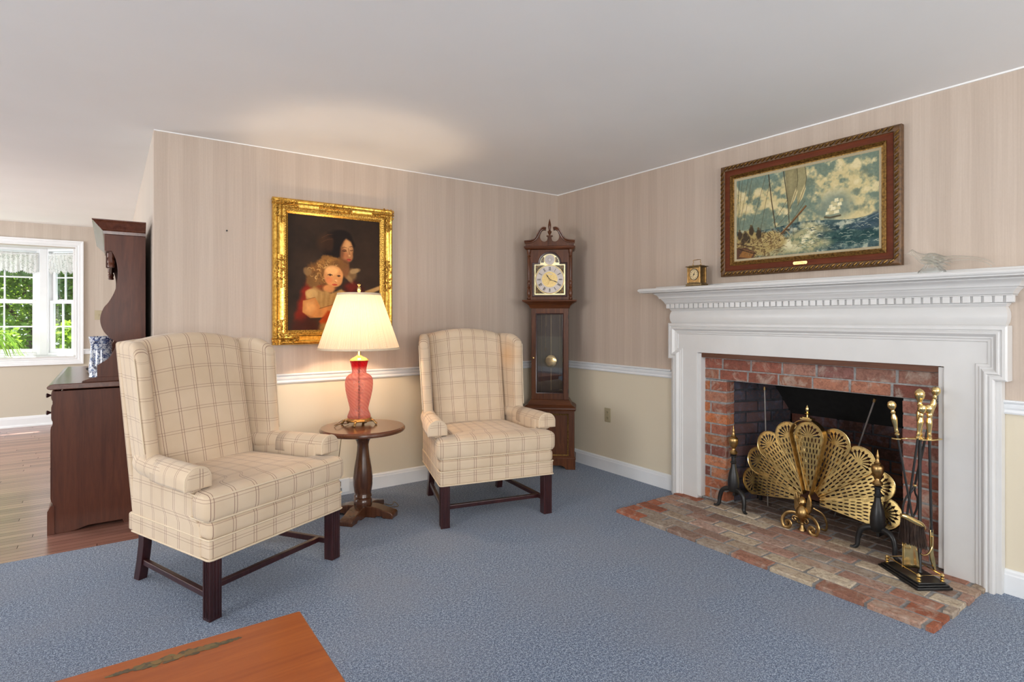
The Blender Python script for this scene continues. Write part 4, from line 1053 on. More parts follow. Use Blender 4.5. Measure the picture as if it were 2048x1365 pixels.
# ================================================================== TABLE LAMP
lp = thing('table_lamp', 'lit table lamp with ruby spiral glass body and pleated cream shade', 'lamp', (-2.072,-.429,.580), radians(10))
def pink_glass():
    t = NT('ruby_spiral_glass'); out = t.t.nodes['Material Output']; tc = t.n('ShaderNodeTexCoord'); sp = t.n('ShaderNodeSeparateXYZ'); t.link(tc.outputs['Object'], sp.inputs[0])
    an = t.math('ARCTAN2', sp.outputs[1], sp.outputs[0]); ph = t.math('ADD', t.math('MULTIPLY', an, 14), t.math('MULTIPLY', sp.outputs[2], 260)); w = t.math('MULTIPLY_ADD', t.math('SINE', ph), .5, .5)
    dens = t.ramp(sp.outputs[2], [(.0, (1,1,1)), (.36,(1,1,1)), (.39,(0,0,0)), (.5,(0,0,0))])
    col = t.mix(dens, (.62,.012,.03,1), (.84,.33,.31,1)); col = t.mix(t.math('MULTIPLY', w, .4), col, (.55,.07,.08,1))
    t.base(col); t.rough(.12); t.b.inputs['Transmission Weight'].default_value = 0; t.b.inputs['Coat Weight'].default_value = .6
    bp = t.n('ShaderNodeBump'); t.link(w, bp.inputs['Height']); bp.inputs['Strength'].default_value = .5; bp.inputs['Distance'].default_value = .003; t.link(bp.outputs[0], t.b.inputs['Normal'])
    tr = t.n('ShaderNodeBsdfTransparent'); t.set(tr.inputs[0], t.mix(dens, (.90,.10,.12,1), (1.0,.72,.68,1))); tl = t.n('ShaderNodeBsdfTranslucent'); t.set(tl.inputs[0], col)
    m0 = t.n('ShaderNodeMixShader'); m0.inputs[0].default_value = .5; t.link(t.b.outputs[0], m0.inputs[1]); t.link(tl.outputs[0], m0.inputs[2])
    lw = t.n('ShaderNodeLayerWeight'); lw.inputs[0].default_value = .35
    fac = t.math('ADD', .38, t.math('MULTIPLY', lw.outputs['Facing'], .55))
    m1 = t.n('ShaderNodeMixShader'); t.set(m1.inputs[0], fac); t.link(tr.outputs[0], m1.inputs[1]); t.link(m0.outputs[0], m1.inputs[2]); t.link(m1.outputs[0], out.inputs['Surface']); return t.m
M['ruby'] = pink_glass()
bb = MB().lathe([(.070,.020),(.098,.022),(.100,.028),(.086,.034),(.078,.040),(.070,.044)], n=8, caps=True); 
bb = MB().lathe([(.060,.026),(.088,.026),(.091,.031),(.084,.036),(.080,.041),(.076,.046),(.050,.046)], n=40)
for k in range(4):
    a = radians(45+90*k); d = Vector((cos(a), sin(a), 0)); n_ = Vector((-sin(a), cos(a), 0))
    pts = smooth_curve([tuple(d*.070+Vector((0,0,.030))), tuple(d*.095+Vector((0,0,.026))), tuple(d*.106+Vector((0,0,.014))), tuple(d*.112+Vector((0,0,.006)))], 4)
    bb.tube(pts, [.013,.013,.012,.012,.011,.010,.009,.009,.009,.008,.008,.009,.009], 10, flat=.7); bb.sphere(tuple(d*.112+Vector((0,0,.009))), .009, 10, 8)
    a2 = radians(90*k); d2 = Vector((cos(a2), sin(a2), 0)); bb.tube([tuple(d2*.080+n_*0+Vector((0,0,.030))), tuple(d2*.086+Vector((0,0,.022)))], [.016,.008], 8)
bb.build('brass_base', M['old_brass'], lp)
gl = MB().lathe([(.070,.046),(.0755,.052),(.074,.062),(.066,.082),(.060,.100),(.061,.115),(.068,.145),(.078,.185),(.087,.230),(.0905,.270),(.089,.298),(.082,.316),(.068,.330),(.050,.340),(.046,.344),(.0465,.352),(.048,.372),(.053,.398),(.060,.424)], n=64, caps=False)
go = gl.build('ruby_glass_body', M['ruby'], lp, ang=80)
MB().lathe([(.062,.424),(.064,.427),(.060,.433),(.040,.446),(.020,.454),(.012,.462),(.010,.52),(.006,.56),(.004,.86)], n=32).build('brass_cap', M['brass'], lp)
rd = MB(); rings = []
for i in range(90):
    z = .046+.378*i/89; rr = .0045+.0025*abs(sin(i*.75)); rings.append((rr, z))
rd.lathe(rings, n=10); rd.build('inner_rod', M['dull_brass'], lp)
# shade with fine vertical pleats
def shade_mat():
    t = NT('cream_pleated_shade'); out = t.t.nodes['Material Output']
    tc = t.n('ShaderNodeTexCoord'); sp = t.n('ShaderNodeSeparateXYZ'); t.link(tc.outputs['Object'], sp.inputs[0])
    an = t.math('ARCTAN2', sp.outputs[1], sp.outputs[0]); cb = t.n('ShaderNodeCombineXYZ'); t.set(cb.inputs[0], t.math('MULTIPLY', an, 60)); nz_ = t.noise(cb.outputs[0], 1, 2)
    c = t.ramp(nz_, [(.35, (.52,.41,.29)), (.65, (.80,.69,.54))]); df = t.n('ShaderNodeBsdfDiffuse'); t.set(df.inputs[0], c)
    tl = t.n('ShaderNodeBsdfTranslucent'); t.set(tl.inputs[0], t.mix(.5, c, (.95,.80,.60,1)))
    mx = t.n('ShaderNodeMixShader'); mx.inputs[0].default_value = .15; t.link(df.outputs[0], mx.inputs[1]); t.link(tl.outputs[0], mx.inputs[2]); t.link(mx.outputs[0], out.inputs['Surface']); return t.m
M['shade'] = shade_mat()
n = 360; vs, fs = [], []
zs = [.506+.362*k/6 for k in range(7)]
for k, z in enumerate(zs):
    for j in range(n):
        r_ = lerp(.263, .139, k/6)*(1+(.0045 if j % 2 else -.0045)); vs.append((r_*cos(2*pi*j/n), r_*sin(2*pi*j/n), z))
for k in range(6):
    for j in range(n): fs.append((k*n+j, k*n+(j+1) % n, (k+1)*n+(j+1) % n, (k+1)*n+j))
sh = MB().add(vs, fs).build('lamp_shade', M['shade'], lp, smooth=False)
for z0, r0, z1, r1 in ((.500,.2665,.513,.2620),(.858,.1435,.872,.1395)):
    MB().lathe([(r0,z0),(r1,z1),(r1-.003,z1),(r0-.003,z0)], n=96, caps=False).build('shade_trim', M['trim_fab'] if 'trim_fab' in M else M['welt'], sh)
fi = MB().lathe([(.004,.86),(.008,.868),(.006,.874),(.0085,.880),(.0125,.890),(.0128,.902),(.009,.914),(.005,.918)], n=14)
for k in range(7):
    a = 2*pi*k/7; fi.tube([(0,0,.916),(.006*cos(a),.006*sin(a),.924),(.012*cos(a),.012*sin(a),.932)], [.003,.003,.0008], 5)
fi.tube([(0,0,.916),(0,0,.936)], [.004,.001], 6)
fi.build('pineapple_finial', M['brass'], lp)
hp_ = MB(); 
hp_.tube(smooth_curve([(.008,0,.50),(.060,0,.56),(.072,0,.66),(.05,0,.80),(.0,0,.862)], 5), .0018, 6); hp_.tube(smooth_curve([(-.008,0,.50),(-.060,0,.56),(-.072,0,.66),(-.05,0,.80),(.0,0,.862)], 5), .0018, 6)
for a in (0, 120, 240): hp_.tube([(0,0,.862),(.138*cos(radians(a)),.138*sin(radians(a)),.866)], .0016, 6)
hp_.build('harp', M['brass'], lp)
def emit(name, rgb, s):
    t = NT(name); t.b.inputs['Base Color'].default_value = (.9,.9,.9,1); t.b.inputs['Emission Color'].default_value = (*rgb,1); t.b.inputs['Emission Strength'].default_value = s; return t.m
bulb = MB(); bulb.lathe([(.012,.53),(.014,.545),(.026,.575),(.030,.60),(.026,.625),(.012,.642),(.0005,.646)], n=20); bo = bulb.build('light_bulb', emit('lit_bulb', (1,.76,.52), 8), lp)
bl = bpy.data.lights.new('bulb', 'POINT'); bl.energy = 18; bl.color = (1,.74,.49); bl.shadow_soft_size = .033
b_o = bpy.data.objects.new('bulb_light', bl); COL.objects.link(b_o); b_o.parent = lp; b_o.location = (0,0,.66)
cd = smooth_curve([(-.05,.05,.006),(-.10,.03,.012),(-.155,.0,.018),(-.15,.05,.006),(-.10,.10,.005),(-.02,.19,.004),(0,.215,-.02),(-.02,.22,-.20),(-.03,.26,-.42),(-.02,.30,-.52)], 6)
MB().tube(cd, .0024, 6).build('power_cord', M['dull_brass'], lp)
cdl = smooth_curve([(.02,.10,-.576),(.10,.07,-.576),(.19,.02,-.576),(.22,-.05,-.576),(.26,-.02,-.570),(.24,-.10,-.576),(.17,-.06,-.576),(.05,.10,-.577)], 6)
MB().tube(cdl, .0024, 6).build('cord_loop', M['dull_brass'], lp)

# ================================================================== COFFEE TABLE
ct = thing('coffee_table', 'orange maple coffee table corner with stencilled leaf band in the foreground', 'coffee table', (-3.60,-2.80,0), 0)
MB().box(-.60,.634,-.40,.429,.398,.420).build('table_top', M['coffee_wood'], ct, bevel=.004, smooth=False)
# gilt and green stencil painted near the edge
def stencil():
    rs = random.Random(4); mb = MB(); cols = []
    def leaf(cx, cy, L, wd, a, col, z):
        n0 = len(mb.v); pts = []
        for k in range(14):
            t = 2*pi*k/14; x = L*cos(t)*.5; y = wd*.5*sin(t)*(1-.5*cos(t)); pts.append((cx+x*cos(a)-y*sin(a), cy+x*sin(a)+y*cos(a), z))
        mb.add(pts, [tuple(range(14))]); cols.extend([col]*14)
    x0, x1, yc = .170, .465, .374
    for k in range(150):
        t = rs.random(); env = sin(pi*t)**.8; x = lerp(x0, x1, t); y = yc+rs.uniform(-1,1)*.014*env
        L = .012+.018*env*rs.random(); c = rs.choice([(.075,.055,.03),(.11,.085,.04),(.10,.075,.045),(.16,.115,.045),(.065,.06,.035)])
        leaf(x, y, L, L*.45, rs.choice([0, .35, -.35, .7, -.7])+rs.uniform(-.2,.2)+(pi if t > .5 else 0), c, .4202+k*.0000035)
    for k in range(5):
        x = lerp(.27,.37,k/4); leaf(x, yc+rs.uniform(-.004,.004), .026, .020, rs.uniform(0,3), rs.choice([(.20,.12,.04),(.17,.10,.035)]), .4209+k*.000004)
    mb.col = cols; return mb
stm = vcol('stencil_paint', .35).m
stencil().build('stencil_band', stm, ct, smooth=False)
MB().box(-.56,.594,-.36,.389,.325,.3975).build('apron', M['coffee_wood'], ct, bevel=.002, smooth=False)
for x in (-.545,.579):
    for y in (-.345,.374): MB().loft([[(x-.018,y-.018,0),(x+.018,y-.018,0),(x+.018,y+.018,0),(x-.018,y+.018,0)],[(x-.024,y-.024,.325),(x+.024,y-.024,.325),(x+.024,y+.024,.325),(x-.024,y+.024,.325)]]).build('leg', M['coffee_wood'], ct, bevel=.003, smooth=False)

# ================================================================== HUTCH  (local: x into the wall 0..-, built in world axes)
hu = thing('dining_hutch', 'reddish brown wooden hutch with scrolled open shelf sides against the dining room wall', 'hutch', (-3.235, .27, -.012), 0)
hw = M['hutch_wood']; LY = 1.50
lz = lambda z: z+.012
fy = lambda a, b, d: (a, d, b)
# lower side panels with cut-out foot
lowside = [(-.470,.0),(-.470,.858),(0,.858),(0,.0),(-.115,.0),(-.125,.022),(-.30,.022),(-.36,.004),(-.40,.0)]
for y in (0.0, LY-.022): MB().prism(lowside, y, y+.022, fy).build('side_panel', hw, hu, bevel=.0015, smooth=False)
MB().box(-.462,-.004,.022,LY-.022,.045,.065).box(-.012,-.002,.022,LY-.022,.06,.86).box(-.462,-.44,.022,LY-.022,.84,.858).box(-.462,-.445,.022,LY-.022,.15,.165).build('carcass', hw, hu, smooth=False)
cp_ = [(0,.868),(-.478,.868),(-.490,.872),(-.497,.880),(-.495,.888),(-.482,.897),(-.465,.902),(0,.902)]
MB().prism([(a, b) for a, b in cp_], -.022, LY+.022, fy).build('counter_top', M['hutch_top_wood'], hu, bevel=.004, seg=3, smooth=False)
for nd, (z0, z1) in enumerate(((.792,.888-.022),(.668,.782))):
    for c_ in range(3):
        y0 = .028+c_*(LY-.05)/3; y1 = y0+(LY-.05)/3-.008
        d = MB().prism([(-.462,z0+.006),(-.470,z0+.002),(-.475,z0+.010),(-.478,z0+.024),(-.478,z1-.024),(-.475,z1-.010),(-.470,z1-.002),(-.462,z1-.006)], y0, y1, fy).build('drawer', hw, hu, bevel=.001, smooth=False)
        Mx = Matrix.Translation((-.477, (y0+y1)/2 if c_ else y0+.03, (z0+z1)/2)) @ Matrix.Rotation(-pi/2, 4, 'Y')
        MB().lathe([(.006,0),(.005,.006),(.011,.016),(.014,.022),(.012,.026),(.002,.028)], n=16, M=Mx).build('knob', M['leg_wood'], d)
for c_ in range(3):
    y0 = .028+c_*(LY-.05)/3; y1 = y0+(LY-.05)/3-.008; z0, z1 = .176,.656
    d = MB().prism([(-.462,z0+.006),(-.472,z0+.002),(-.479,z0+.015),(-.482,z0+.035),(-.482,z1-.035),(-.479,z1-.015),(-.472,z1-.002),(-.462,z1-.006)], y0, y1, fy).build('door', hw, hu, bevel=.001, smooth=False)
    Mx = Matrix.Translation((-.481, y0+.32*(c_ != 1)+.06, .40)) @ Matrix.Rotation(-pi/2, 4, 'Y')
    MB().lathe([(.006,0),(.005,.006),(.011,.016),(.014,.022),(.012,.026),(.002,.028)], n=16, M=Mx).build('knob', M['leg_wood'], d)
base_b = [(-.46,0),(-.495,0),(-.495,.140),(-.487,.155),(-.480,.172),(-.46,.172)]
MB().prism(base_b, -.006, LY+.006, fy).build('plinth_board', hw, hu, bevel=.001, smooth=False)
# upper part: scrolled sides traced in height and depth
up = [(0,.904),(-.254,.904),(-.254,1.003)]+smooth_curve([(-.250,1.006),(-.202,1.040),(-.176,1.078),(-.160,1.115),(-.153,1.144),(-.167,1.155),(-.195,1.180),(-.221,1.216),(-.236,1.259),(-.238,1.305),(-.222,1.360),(-.195,1.400),(-.169,1.455),(-.154,1.510),(-.148,1.580),(-.152,1.636),(-.163,1.683),(-.179,1.720)], 5)+[(-.206,1.717),(-.217,1.724),(-.217,1.824),(0,1.824)]
for y in (.004, LY-.026): MB().prism(up, y, y+.022, fy).build('shelf_side', hw, hu, bevel=.0015, smooth=False)
MB().prism([(0,.9025),(-.330,.9025),(-.328,.910),(-.290,.924),(-.250,.931),(0,.931)], 0.0, .028, fy).build('foot_rail', hw, hu, bevel=.0015, smooth=False)
MB().prism([(0,.9025),(-.330,.9025),(-.328,.910),(-.290,.924),(-.250,.931),(0,.931)], LY-.028, LY, fy).build('foot_rail', hw, hu, bevel=.0015, smooth=False)
MB().box(-.012,-.0,.026,LY-.026,.903,1.82).build('back_board', hw, hu, smooth=False)
for z in (1.20, 1.50): MB().box(-.14,-.012,.026,LY-.026,z,z+.018).build('shelf', hw, hu, bevel=.002, smooth=False)
MB().box(-.192,-.178,.026,LY-.026,1.66,1.82).build('frieze_board', hw, hu, smooth=False)
pl_ = MB(); 
for k in range(2):
    y = .050 if k == 0 else LY-.05
    Mx = Matrix.Translation((-.182, y, .02)); pl_.lathe([(.018,1.60),(.020,1.612),(.016,1.622),(.021,1.632),(.020,1.645),(.014,1.655),(.022,1.664),(.022,1.69)], n=18, M=Mx)
pl_.build('drop_pendants', hw, hu)
co_prof = [(-.02,1.8245),(.007,1.8245),(.008,1.845),(.016,1.851),(.018,1.856),(.030,1.868),(.044,1.884),(.056,1.898),(.063,1.903),(.063,1.909),(-.02,1.909)]
cpth = [(0,.004),(-.217,.004),(-.217,LY-.004),(0,LY-.004)]
MB().sweep(cpth, [(o, z) for o, z in co_prof][::-1], lambda a, b, p: (a, b, p)).box(-.21,-.0,.01,LY-.01,1.825,1.908).build('crown', M['hutch_top_wood'], hu, bevel=.001, smooth=True, ang=25)

# blue and white jug on the hutch
jg = thing('ceramic_jug', 'blue and white patterned jug standing on the hutch counter', 'jug', (-3.470,.60,.8905), radians(65))
def delft():
    t = NT('blue_white_glaze'); v = t.obj(); vo = t.n('ShaderNodeTexVoronoi'); t.link(v, vo.inputs['Vector']); vo.inputs['Scale'].default_value = 42; vo.feature = 'SMOOTH_F1'
    n_ = t.noise(v, 38, 4, .6, 1.5); f = t.math('GREATER_THAN', n_, .52); c = t.mix(f, (.72,.76,.82,1), (.035,.055,.16,1)); c = t.mix(t.math('GREATER_THAN', t.noise(v, 70, 2), .56), c, (.20,.26,.42,1))
    t.base(c); t.rough(.15); t.b.inputs['Coat Weight'].default_value = .5; return t.m
M['delft'] = delft()
MB().lathe([(.062,0),(.070,.006),(.066,.016),(.072,.05),(.066,.11),(.060,.17),(.060,.22),(.068,.26),(.072,.272),(.068,.274),(.056,.22),(.056,.05),(.001,.03)], n=40).build('jug_body', M['delft'], jg, ang=60)
MB().tube(smooth_curve([(-.058,0,.24),(-.10,0,.235),(-.118,0,.18),(-.108,0,.10),(-.070,0,.06)], 6), .009, 10, flat=.6).build('jug_handle', M['delft'], jg)
dk = thing('dark_dish', 'small dark object behind the jug on the hutch counter', 'dish', (-3.52,1.12,.8905), 0)
MB().lathe([(.018,0),(.030,.004),(.046,.016),(.050,.030),(.047,.030),(.042,.018),(.001,.008)], n=24).build('dish_bowl', M['iron'], dk, ang=60)
# ================================================================== LONGCASE CLOCK
CR = radians(-42)                     # local -y faces the room
ck = thing('longcase_clock', 'tall cherry longcase clock with brass moon arch dial standing in the corner', 'grandfather clock', (0,0,0), CR)
_f = Vector((sin(CR), -cos(CR)))      # world direction of local -y
_front = Vector((-.363,-.326))        # centre of the front plane
DP = .225
_c = _front - _f*(DP/2) 
ck.location = (_c.x, _c.y, 0)
cw = M['clock_wood']; ch = M['clock_wood_h']; F = -DP/2
HB = DP/2-.012                        # back of the case
# base
BW = .218
MB().box(-BW+.008,BW-.008,F+.012,HB,.075,.505).build('base_case', cw, ck, bevel=.002, smooth=False)
bp_ = MB().sweep([(-.150,.125),(.150,.125),(.150,.460),(-.150,.460)], [(0,0),(0,-.006),(-.010,-.009),(-.012,0)], lambda a, b, p: (a, F+.012+p, b), closed=True)
bp_.build('base_panel_moulding', M['gilt_dull'], ck)
ft = [(-BW,0),(-BW,.095),(BW,.095),(BW,0),(BW-.075,0),(BW-.095,.022),(BW-.12,.032),(-BW+.12,.032),(-BW+.095,.022),(-BW+.075,0)]
MB().prism(ft, F-.004, F+.014, lambda a, b, d: (a, d, b)).build('bracket_foot', cw, ck, bevel=.002, smooth=False)
for sx in (-1,1):
    fs_ = [(F-.004,0),(F-.004,.095),(HB,.095),(HB,0),(HB-.05,0),(HB-.06,.03),(F+.075,.03),(F+.06,0)]
    MB().prism(fs_, sx*BW-.008*(sx > 0)-.0, sx*BW+.008*(sx < 0)+.0, lambda a, b, d: (d, a, b)).build('bracket_foot', cw, ck, bevel=.001, smooth=False)
U = [(-BW+.008,HB),(-BW+.008,F+.012),(BW-.008,F+.012),(BW-.008,HB)]     # travel with the outside on the right
def cmould(name, half, front, prof, mat=None):
    path = [(-half,HB),(-half,front),(half,front),(half,HB)]
    return MB().sweep(path, [(-o, z) for o, z in prof], lambda a, b, p: (a, b, p)).build(name, mat or ch, ck, bevel=.0008, ang=25)
cmould('foot_moulding', BW-.006, F+.010, [(-.01,.085),(.010,.085),(.010,.097),(.004,.103),(.0,.108),(-.01,.108)])
TW = .160                             # trunk half width
cmould('waist_moulding', TW, F+.030, [(-.03,.500),(.058,.500),(.060,.508),(.066,.514),(.064,.526),(.050,.538),(.030,.548),(.018,.566),(.010,.580),(.004,.588),(-.03,.588)])
# trunk: sides, back, top, door with glass
TF = F+.030
MB().box(-TW,-TW+.014,TF+.018,HB,.58,1.375).build('trunk_side', cw, ck, bevel=.001, smooth=False)
MB().box(TW-.014,TW,TF+.018,HB,.58,1.375).build('trunk_side', cw, ck, bevel=.001, smooth=False)
MB().box(-TW+.014,TW-.014,HB-.008,HB,.58,1.375).box(-TW+.014,TW-.014,TF+.02,HB-.008,.575,.583).build('trunk_back', M['case_back'], ck, smooth=False)
dr = MB(); dx = .158; s1 = .040
dr.box(-dx,-dx+s1,TF,TF+.018,.588,1.373).box(dx-s1,dx,TF,TF+.018,.588,1.373).box(-dx+s1,dx-s1,TF,TF+.018,.588,.642).box(-dx+s1,dx-s1,TF,TF+.018,1.328,1.373)
door = dr.build('trunk_door', cw, ck, bevel=.0025, smooth=False)
MB().sweep([(-dx+s1,.642),(dx-s1,.642),(dx-s1,1.328),(-dx+s1,1.328)], [(0,.001),(0,-.004),(.005,-.002),(.008,.006)], lambda a, b, p: (a, TF+p, b), closed=True).build('glazing_bead', M['leg_wood'], door)
MB().box(-dx+s1-.004,dx-s1+.004,TF+.010,TF+.0125,.638,1.332).build('door_glass', M['dark_glass'], door, smooth=False)
MB().lathe([(.004,0),(.004,.008),(.009,.012),(.009,.016),(.001,.018)], n=12, M=Matrix.Translation((-dx+.016,TF-.0,.945)) @ Matrix.Rotation(pi/2,4,'X')).build('door_knob', M['old_brass'], door)
for z in (.66,1.30): MB().box(dx-.001,dx+.004,TF-.002,TF+.012,z-.018,z+.018).build('hinge', M['iron'], door, smooth=False)
# pendulum and chains
pd = MB().lathe([(.0555,0),(.0555,.004),(.050,.009),(.030,.012),(.001,.013)], n=48, M=Matrix.Translation((.008,TF+.075,.912)) @ Matrix.Rotation(pi/2,4,'X'))
pn = MB().box(.0055,.0105,TF+.076,TF+.079,.66,1.36).build('pendulum_rod', M['dull_brass'], ck, smooth=False)
pd.build('pendulum_bob', M['brass'], pn)
for x, zb in ((-.073,.65),(.085,.655),(-.040,1.03),(-.030,1.22)):
    c_ = MB(); z = 1.36
    pts = [(x, TF+.060+.001*(k % 2), 1.36-(1.36-zb)*k/60) for k in range(61)]
    c_.tube(pts, [.0018 if k % 2 else .0009 for k in range(61)], 5); c_.build('weight_chain', M['dull_brass'], ck)
MB().tube([(-.040,TF+.060,1.032),(-.046,TF+.060,1.020),(-.046,TF+.060,1.006),(-.040,TF+.060,.998),(-.034,TF+.060,1.006),(-.034,TF+.060,1.020),(-.040,TF+.060,1.032)], .002, 6).build('chain_hook', M['brass'], ck)
# throat moulding under the hood
cmould('hood_seat_moulding', TW, F+.026, [(-.03,1.372),(.006,1.372),(.010,1.378),(.012,1.386),(.020,1.398),(.034,1.410),(.050,1.420),(.064,1.428),(.070,1.431),(.072,1.442),(-.03,1.442)])
# hood box
HW = .192; HF = F-.004
MB().box(-HW,HW,HF+.045,HB,1.442,1.878).build('hood_case', cw, ck, bevel=.001, smooth=False)
# hood door: frame with arched opening
import itertools
def arch_pts(w, zs_, r, cz, n=20):
    """opening outline, counter-clockwise from lower left"""
    a = [( -w, zs_[0]), (w, zs_[0]), (w, zs_[1]), (r, zs_[1])]
    a += [(r*cos(pi*k/n), cz+r*sin(pi*k/n)) for k in range(1, n)] + [(-r, zs_[1]), (-w, zs_[1])]
    return a
def ring_panel(mb, inner, outer, y0, y1):
    """panel with a hole: inner and outer lists of equal length"""
    n = len(inner); vs = [(a, y, b) for y in (y0, y1) for a, b in inner+outer]; fs = []
    for i in range(n):
        j = (i+1) % n
        fs += [(i, n+i, n+j, j), (2*n+i, 2*n+j, 3*n+j, 3*n+i), (i, j, 2*n+j, 2*n+i), (n+i, 3*n+i, 3*n+j, n+j)]
    mb.add(vs, fs)
inn = arch_pts(.138, (1.482,1.752), .088, 1.757)
def out_of(p):
    a, b = p; W_, Z0, Z1 = .168, 1.446, 1.874
    return None
outer = [(-.168,1.446),(.168,1.446),(.168,1.752),(.168,1.80)]
nA = 19
outer += [(.168,1.874)] + [(.168-.336*k/(nA-1+0), 1.874) for k in range(1, nA-1)] + [(-.168,1.874)] + [(-.168,1.80),(-.168,1.752)]
hd = MB(); ring_panel(hd, inn, outer, HF+.018, HF+.034); hdo = hd.build('hood_door', cw, ck, bevel=.001, smooth=False)
MB().sweep(inn, [(0,0),(-.0,-.006),(-.008,-.007),(-.012,-.001)], lambda a, b, p: (a, HF+.018+p, b), closed=True).build('opening_bead', M['leg_wood'], hdo)
g_ = MB().prism(arch_pts(.137,(1.483,1.751),.087,1.757), HF+.022, HF+.0245, lambda a, b, d: (a, d, b)); g_.build('hood_glass', M['glass'], hdo, smooth=False)
# dial
dl = MB().prism(arch_pts(.132,(1.488,1.750),.083,1.757), HF+.040, HF+.044, lambda a, b, d: (a, d, b)).build('dial_plate', brass('dial_brass', (1.0,.84,.50), .34), ck, smooth=False)
def disc(cx, cz, r0, r1, y0, y1, name, mat, par, n=48):
    mb = MB(); vs, fs = [], []
    for k in range(n):
        a = 2*pi*k/n
        for y, r in ((y0,r0),(y0,r1),(y1,r1),(y1,r0)): vs.append((cx+r*cos(a), y, cz+r*sin(a)))
    for k in range(n):
        for j in range(4): fs.append((k*4+j, k*4+(j+1)%4, ((k+1)%n)*4+(j+1)%4, ((k+1)%n)*4+j))
    if r0 == 0: pass
    return mb.add(vs, fs).build(name, mat, par, smooth=False)
DZ = 1.620
disc(0, DZ, .068, .117, HF+.0375, HF+.040, 'chapter_ring', M['silver'], dl)
disc(0, DZ, .117, .124, HF+.036, HF+.040, 'dial_rim', M['brass'], dl)
disc(0, DZ, .0, .067, HF+.0385, HF+.0398, 'dial_centre', brass('dial_centre_brass', (.62,.46,.20), .35, .3, 300), dl)
disc(0, 1.790, .0, .042, HF+.0375, HF+.0398, 'boss_disc', M['silver'], dl)
disc(0, 1.790, .042, .046, HF+.0365, HF+.0398, 'boss_rim', M['brass'], dl)
MB().box(-.020,.020,HF+.0372,HF+.0386,DZ+.042,DZ+.049).build('name_plate', M['silver'], dl, smooth=False)
# engraving in the boss: fine scrolls
en = MB(); re_ = random.Random(2)
for k in range(16):
    a = 2*pi*k/16; en.tube([(.012*cos(a),HF+.0372,1.790+.012*sin(a)),(.024*cos(a+.5),HF+.0372,1.790+.024*sin(a+.5)),(.036*cos(a+.2),HF+.0372,1.790+.036*sin(a+.2))], .0011, 4)
en.build('boss_engraving', M['dull_brass'], dl)
M['spandrel_dark'] = plain('dark_spandrel_brass', (.09,.06,.03,1), .5, metal=.3)
# pierced spandrels in the corners
def spandrel(cx, cz, sx, sz, size=.052):
    mb = MB(); rs = random.Random(8)
    for k in range(34):
        u, v = rs.random(), rs.random()
        x = cx-sx*(.008+u*size*1.3); z = cz-sz*(.008+v*size*1.3)
        if hypot(x, z-DZ) < .131: continue
        rr = rs.uniform(.0035,.007); a0 = rs.uniform(0, 6)
        mb.tube([(x+rr*(1-t/9*.6)*cos(a0+t*.6), HF+.0365, z+rr*(1-t/9*.6)*sin(a0+t*.6)) for t in range(9)], .0011, 5)
    mb.build('spandrel', M['gilt_orn'], dl)
    arc = [(sx*.1265*cos(a), DZ+sz*.1265*sin(a)) for a in [radians(t_) for t_ in range(18, 73, 6)]]
    poly = [(sx*.1215, DZ+sz*.1215)]+[(sx*.1215, DZ+sz*.041)]+[q for q in arc if abs(q[0]) < .1215 and abs(q[1]-DZ) < .1215]+[(sx*.041, DZ+sz*.1215)]
    MB().prism(poly, HF+.0388, HF+.0397, lambda a, b_, d: (a, d, b_)).build('spandrel_ground', M['spandrel_dark'], dl, smooth=False)
for sx in (-1,1):
    for sz in (-1,1): spandrel(sx*.126, DZ+sz*.126, sx, sz)
for sx in (-1,1):
    mb = MB(); rs = random.Random(9)
    for k in range(14):
        a = rs.uniform(.12,.95); r_ = rs.uniform(.050,.074); x = sx*r_*cos(a); z = 1.760+r_*sin(a)
        if hypot(x, z-1.790) < .048: continue
        a0 = rs.uniform(0,6); mb.tube([(x+.005*(1-t/12)*cos(a0+t*.7), HF+.0365, z+.005*(1-t/12)*sin(a0+t*.7)) for t in range(8)], .0011, 5)
    mb.build('spandrel', M['gilt_orn'], dl)
    MB().prism([(sx*.050,1.765),(sx*.077,1.765),(sx*.072,1.790),(sx*.056,1.815),(sx*.047,1.808)], HF+.0388, HF+.0397, lambda a, b_, d: (a, d, b_)).build('spandrel_ground', M['spandrel_dark'], dl, smooth=False)
# roman numerals as strokes
GL = {'I': [((0,-1),(0,1))], 'V': [((-.5,1),(0,-1)),((0,-1),(.5,1))], 'X': [((-.5,1),(.5,-1)),((-.5,-1),(.5,1))]}
GW = {'I': .42, 'V': 1.05, 'X': 1.05}
nm = MB()
for hnum, txt in enumerate(['XII','I','II','III','IIII','V','VI','VII','VIII','IX','X','XI']):
    a = pi/2-2*pi*hnum/12; hh = .0155; tot = sum(GW[c] for c in txt)*hh*.62; x = -tot/2
    up_ = Vector((cos(a), sin(a))); rg = Vector((sin(a), -cos(a))); cc = up_*.0925
    for c in txt:
        w_g = GW[c]*hh*.62
        for (p, q) in GL[c]:
            A_p = cc+rg*(x+w_g/2+p[0]*hh*.62)+up_*(p[1]*hh); B_p = cc+rg*(x+w_g/2+q[0]*hh*.62)+up_*(q[1]*hh)
            nm.tube([(A_p.x, HF+.0372, DZ+A_p.y), (B_p.x, HF+.0372, DZ+B_p.y)], .0013, 4)
        x += w_g
nm.build('roman_numerals', M['black_ink'], dl)
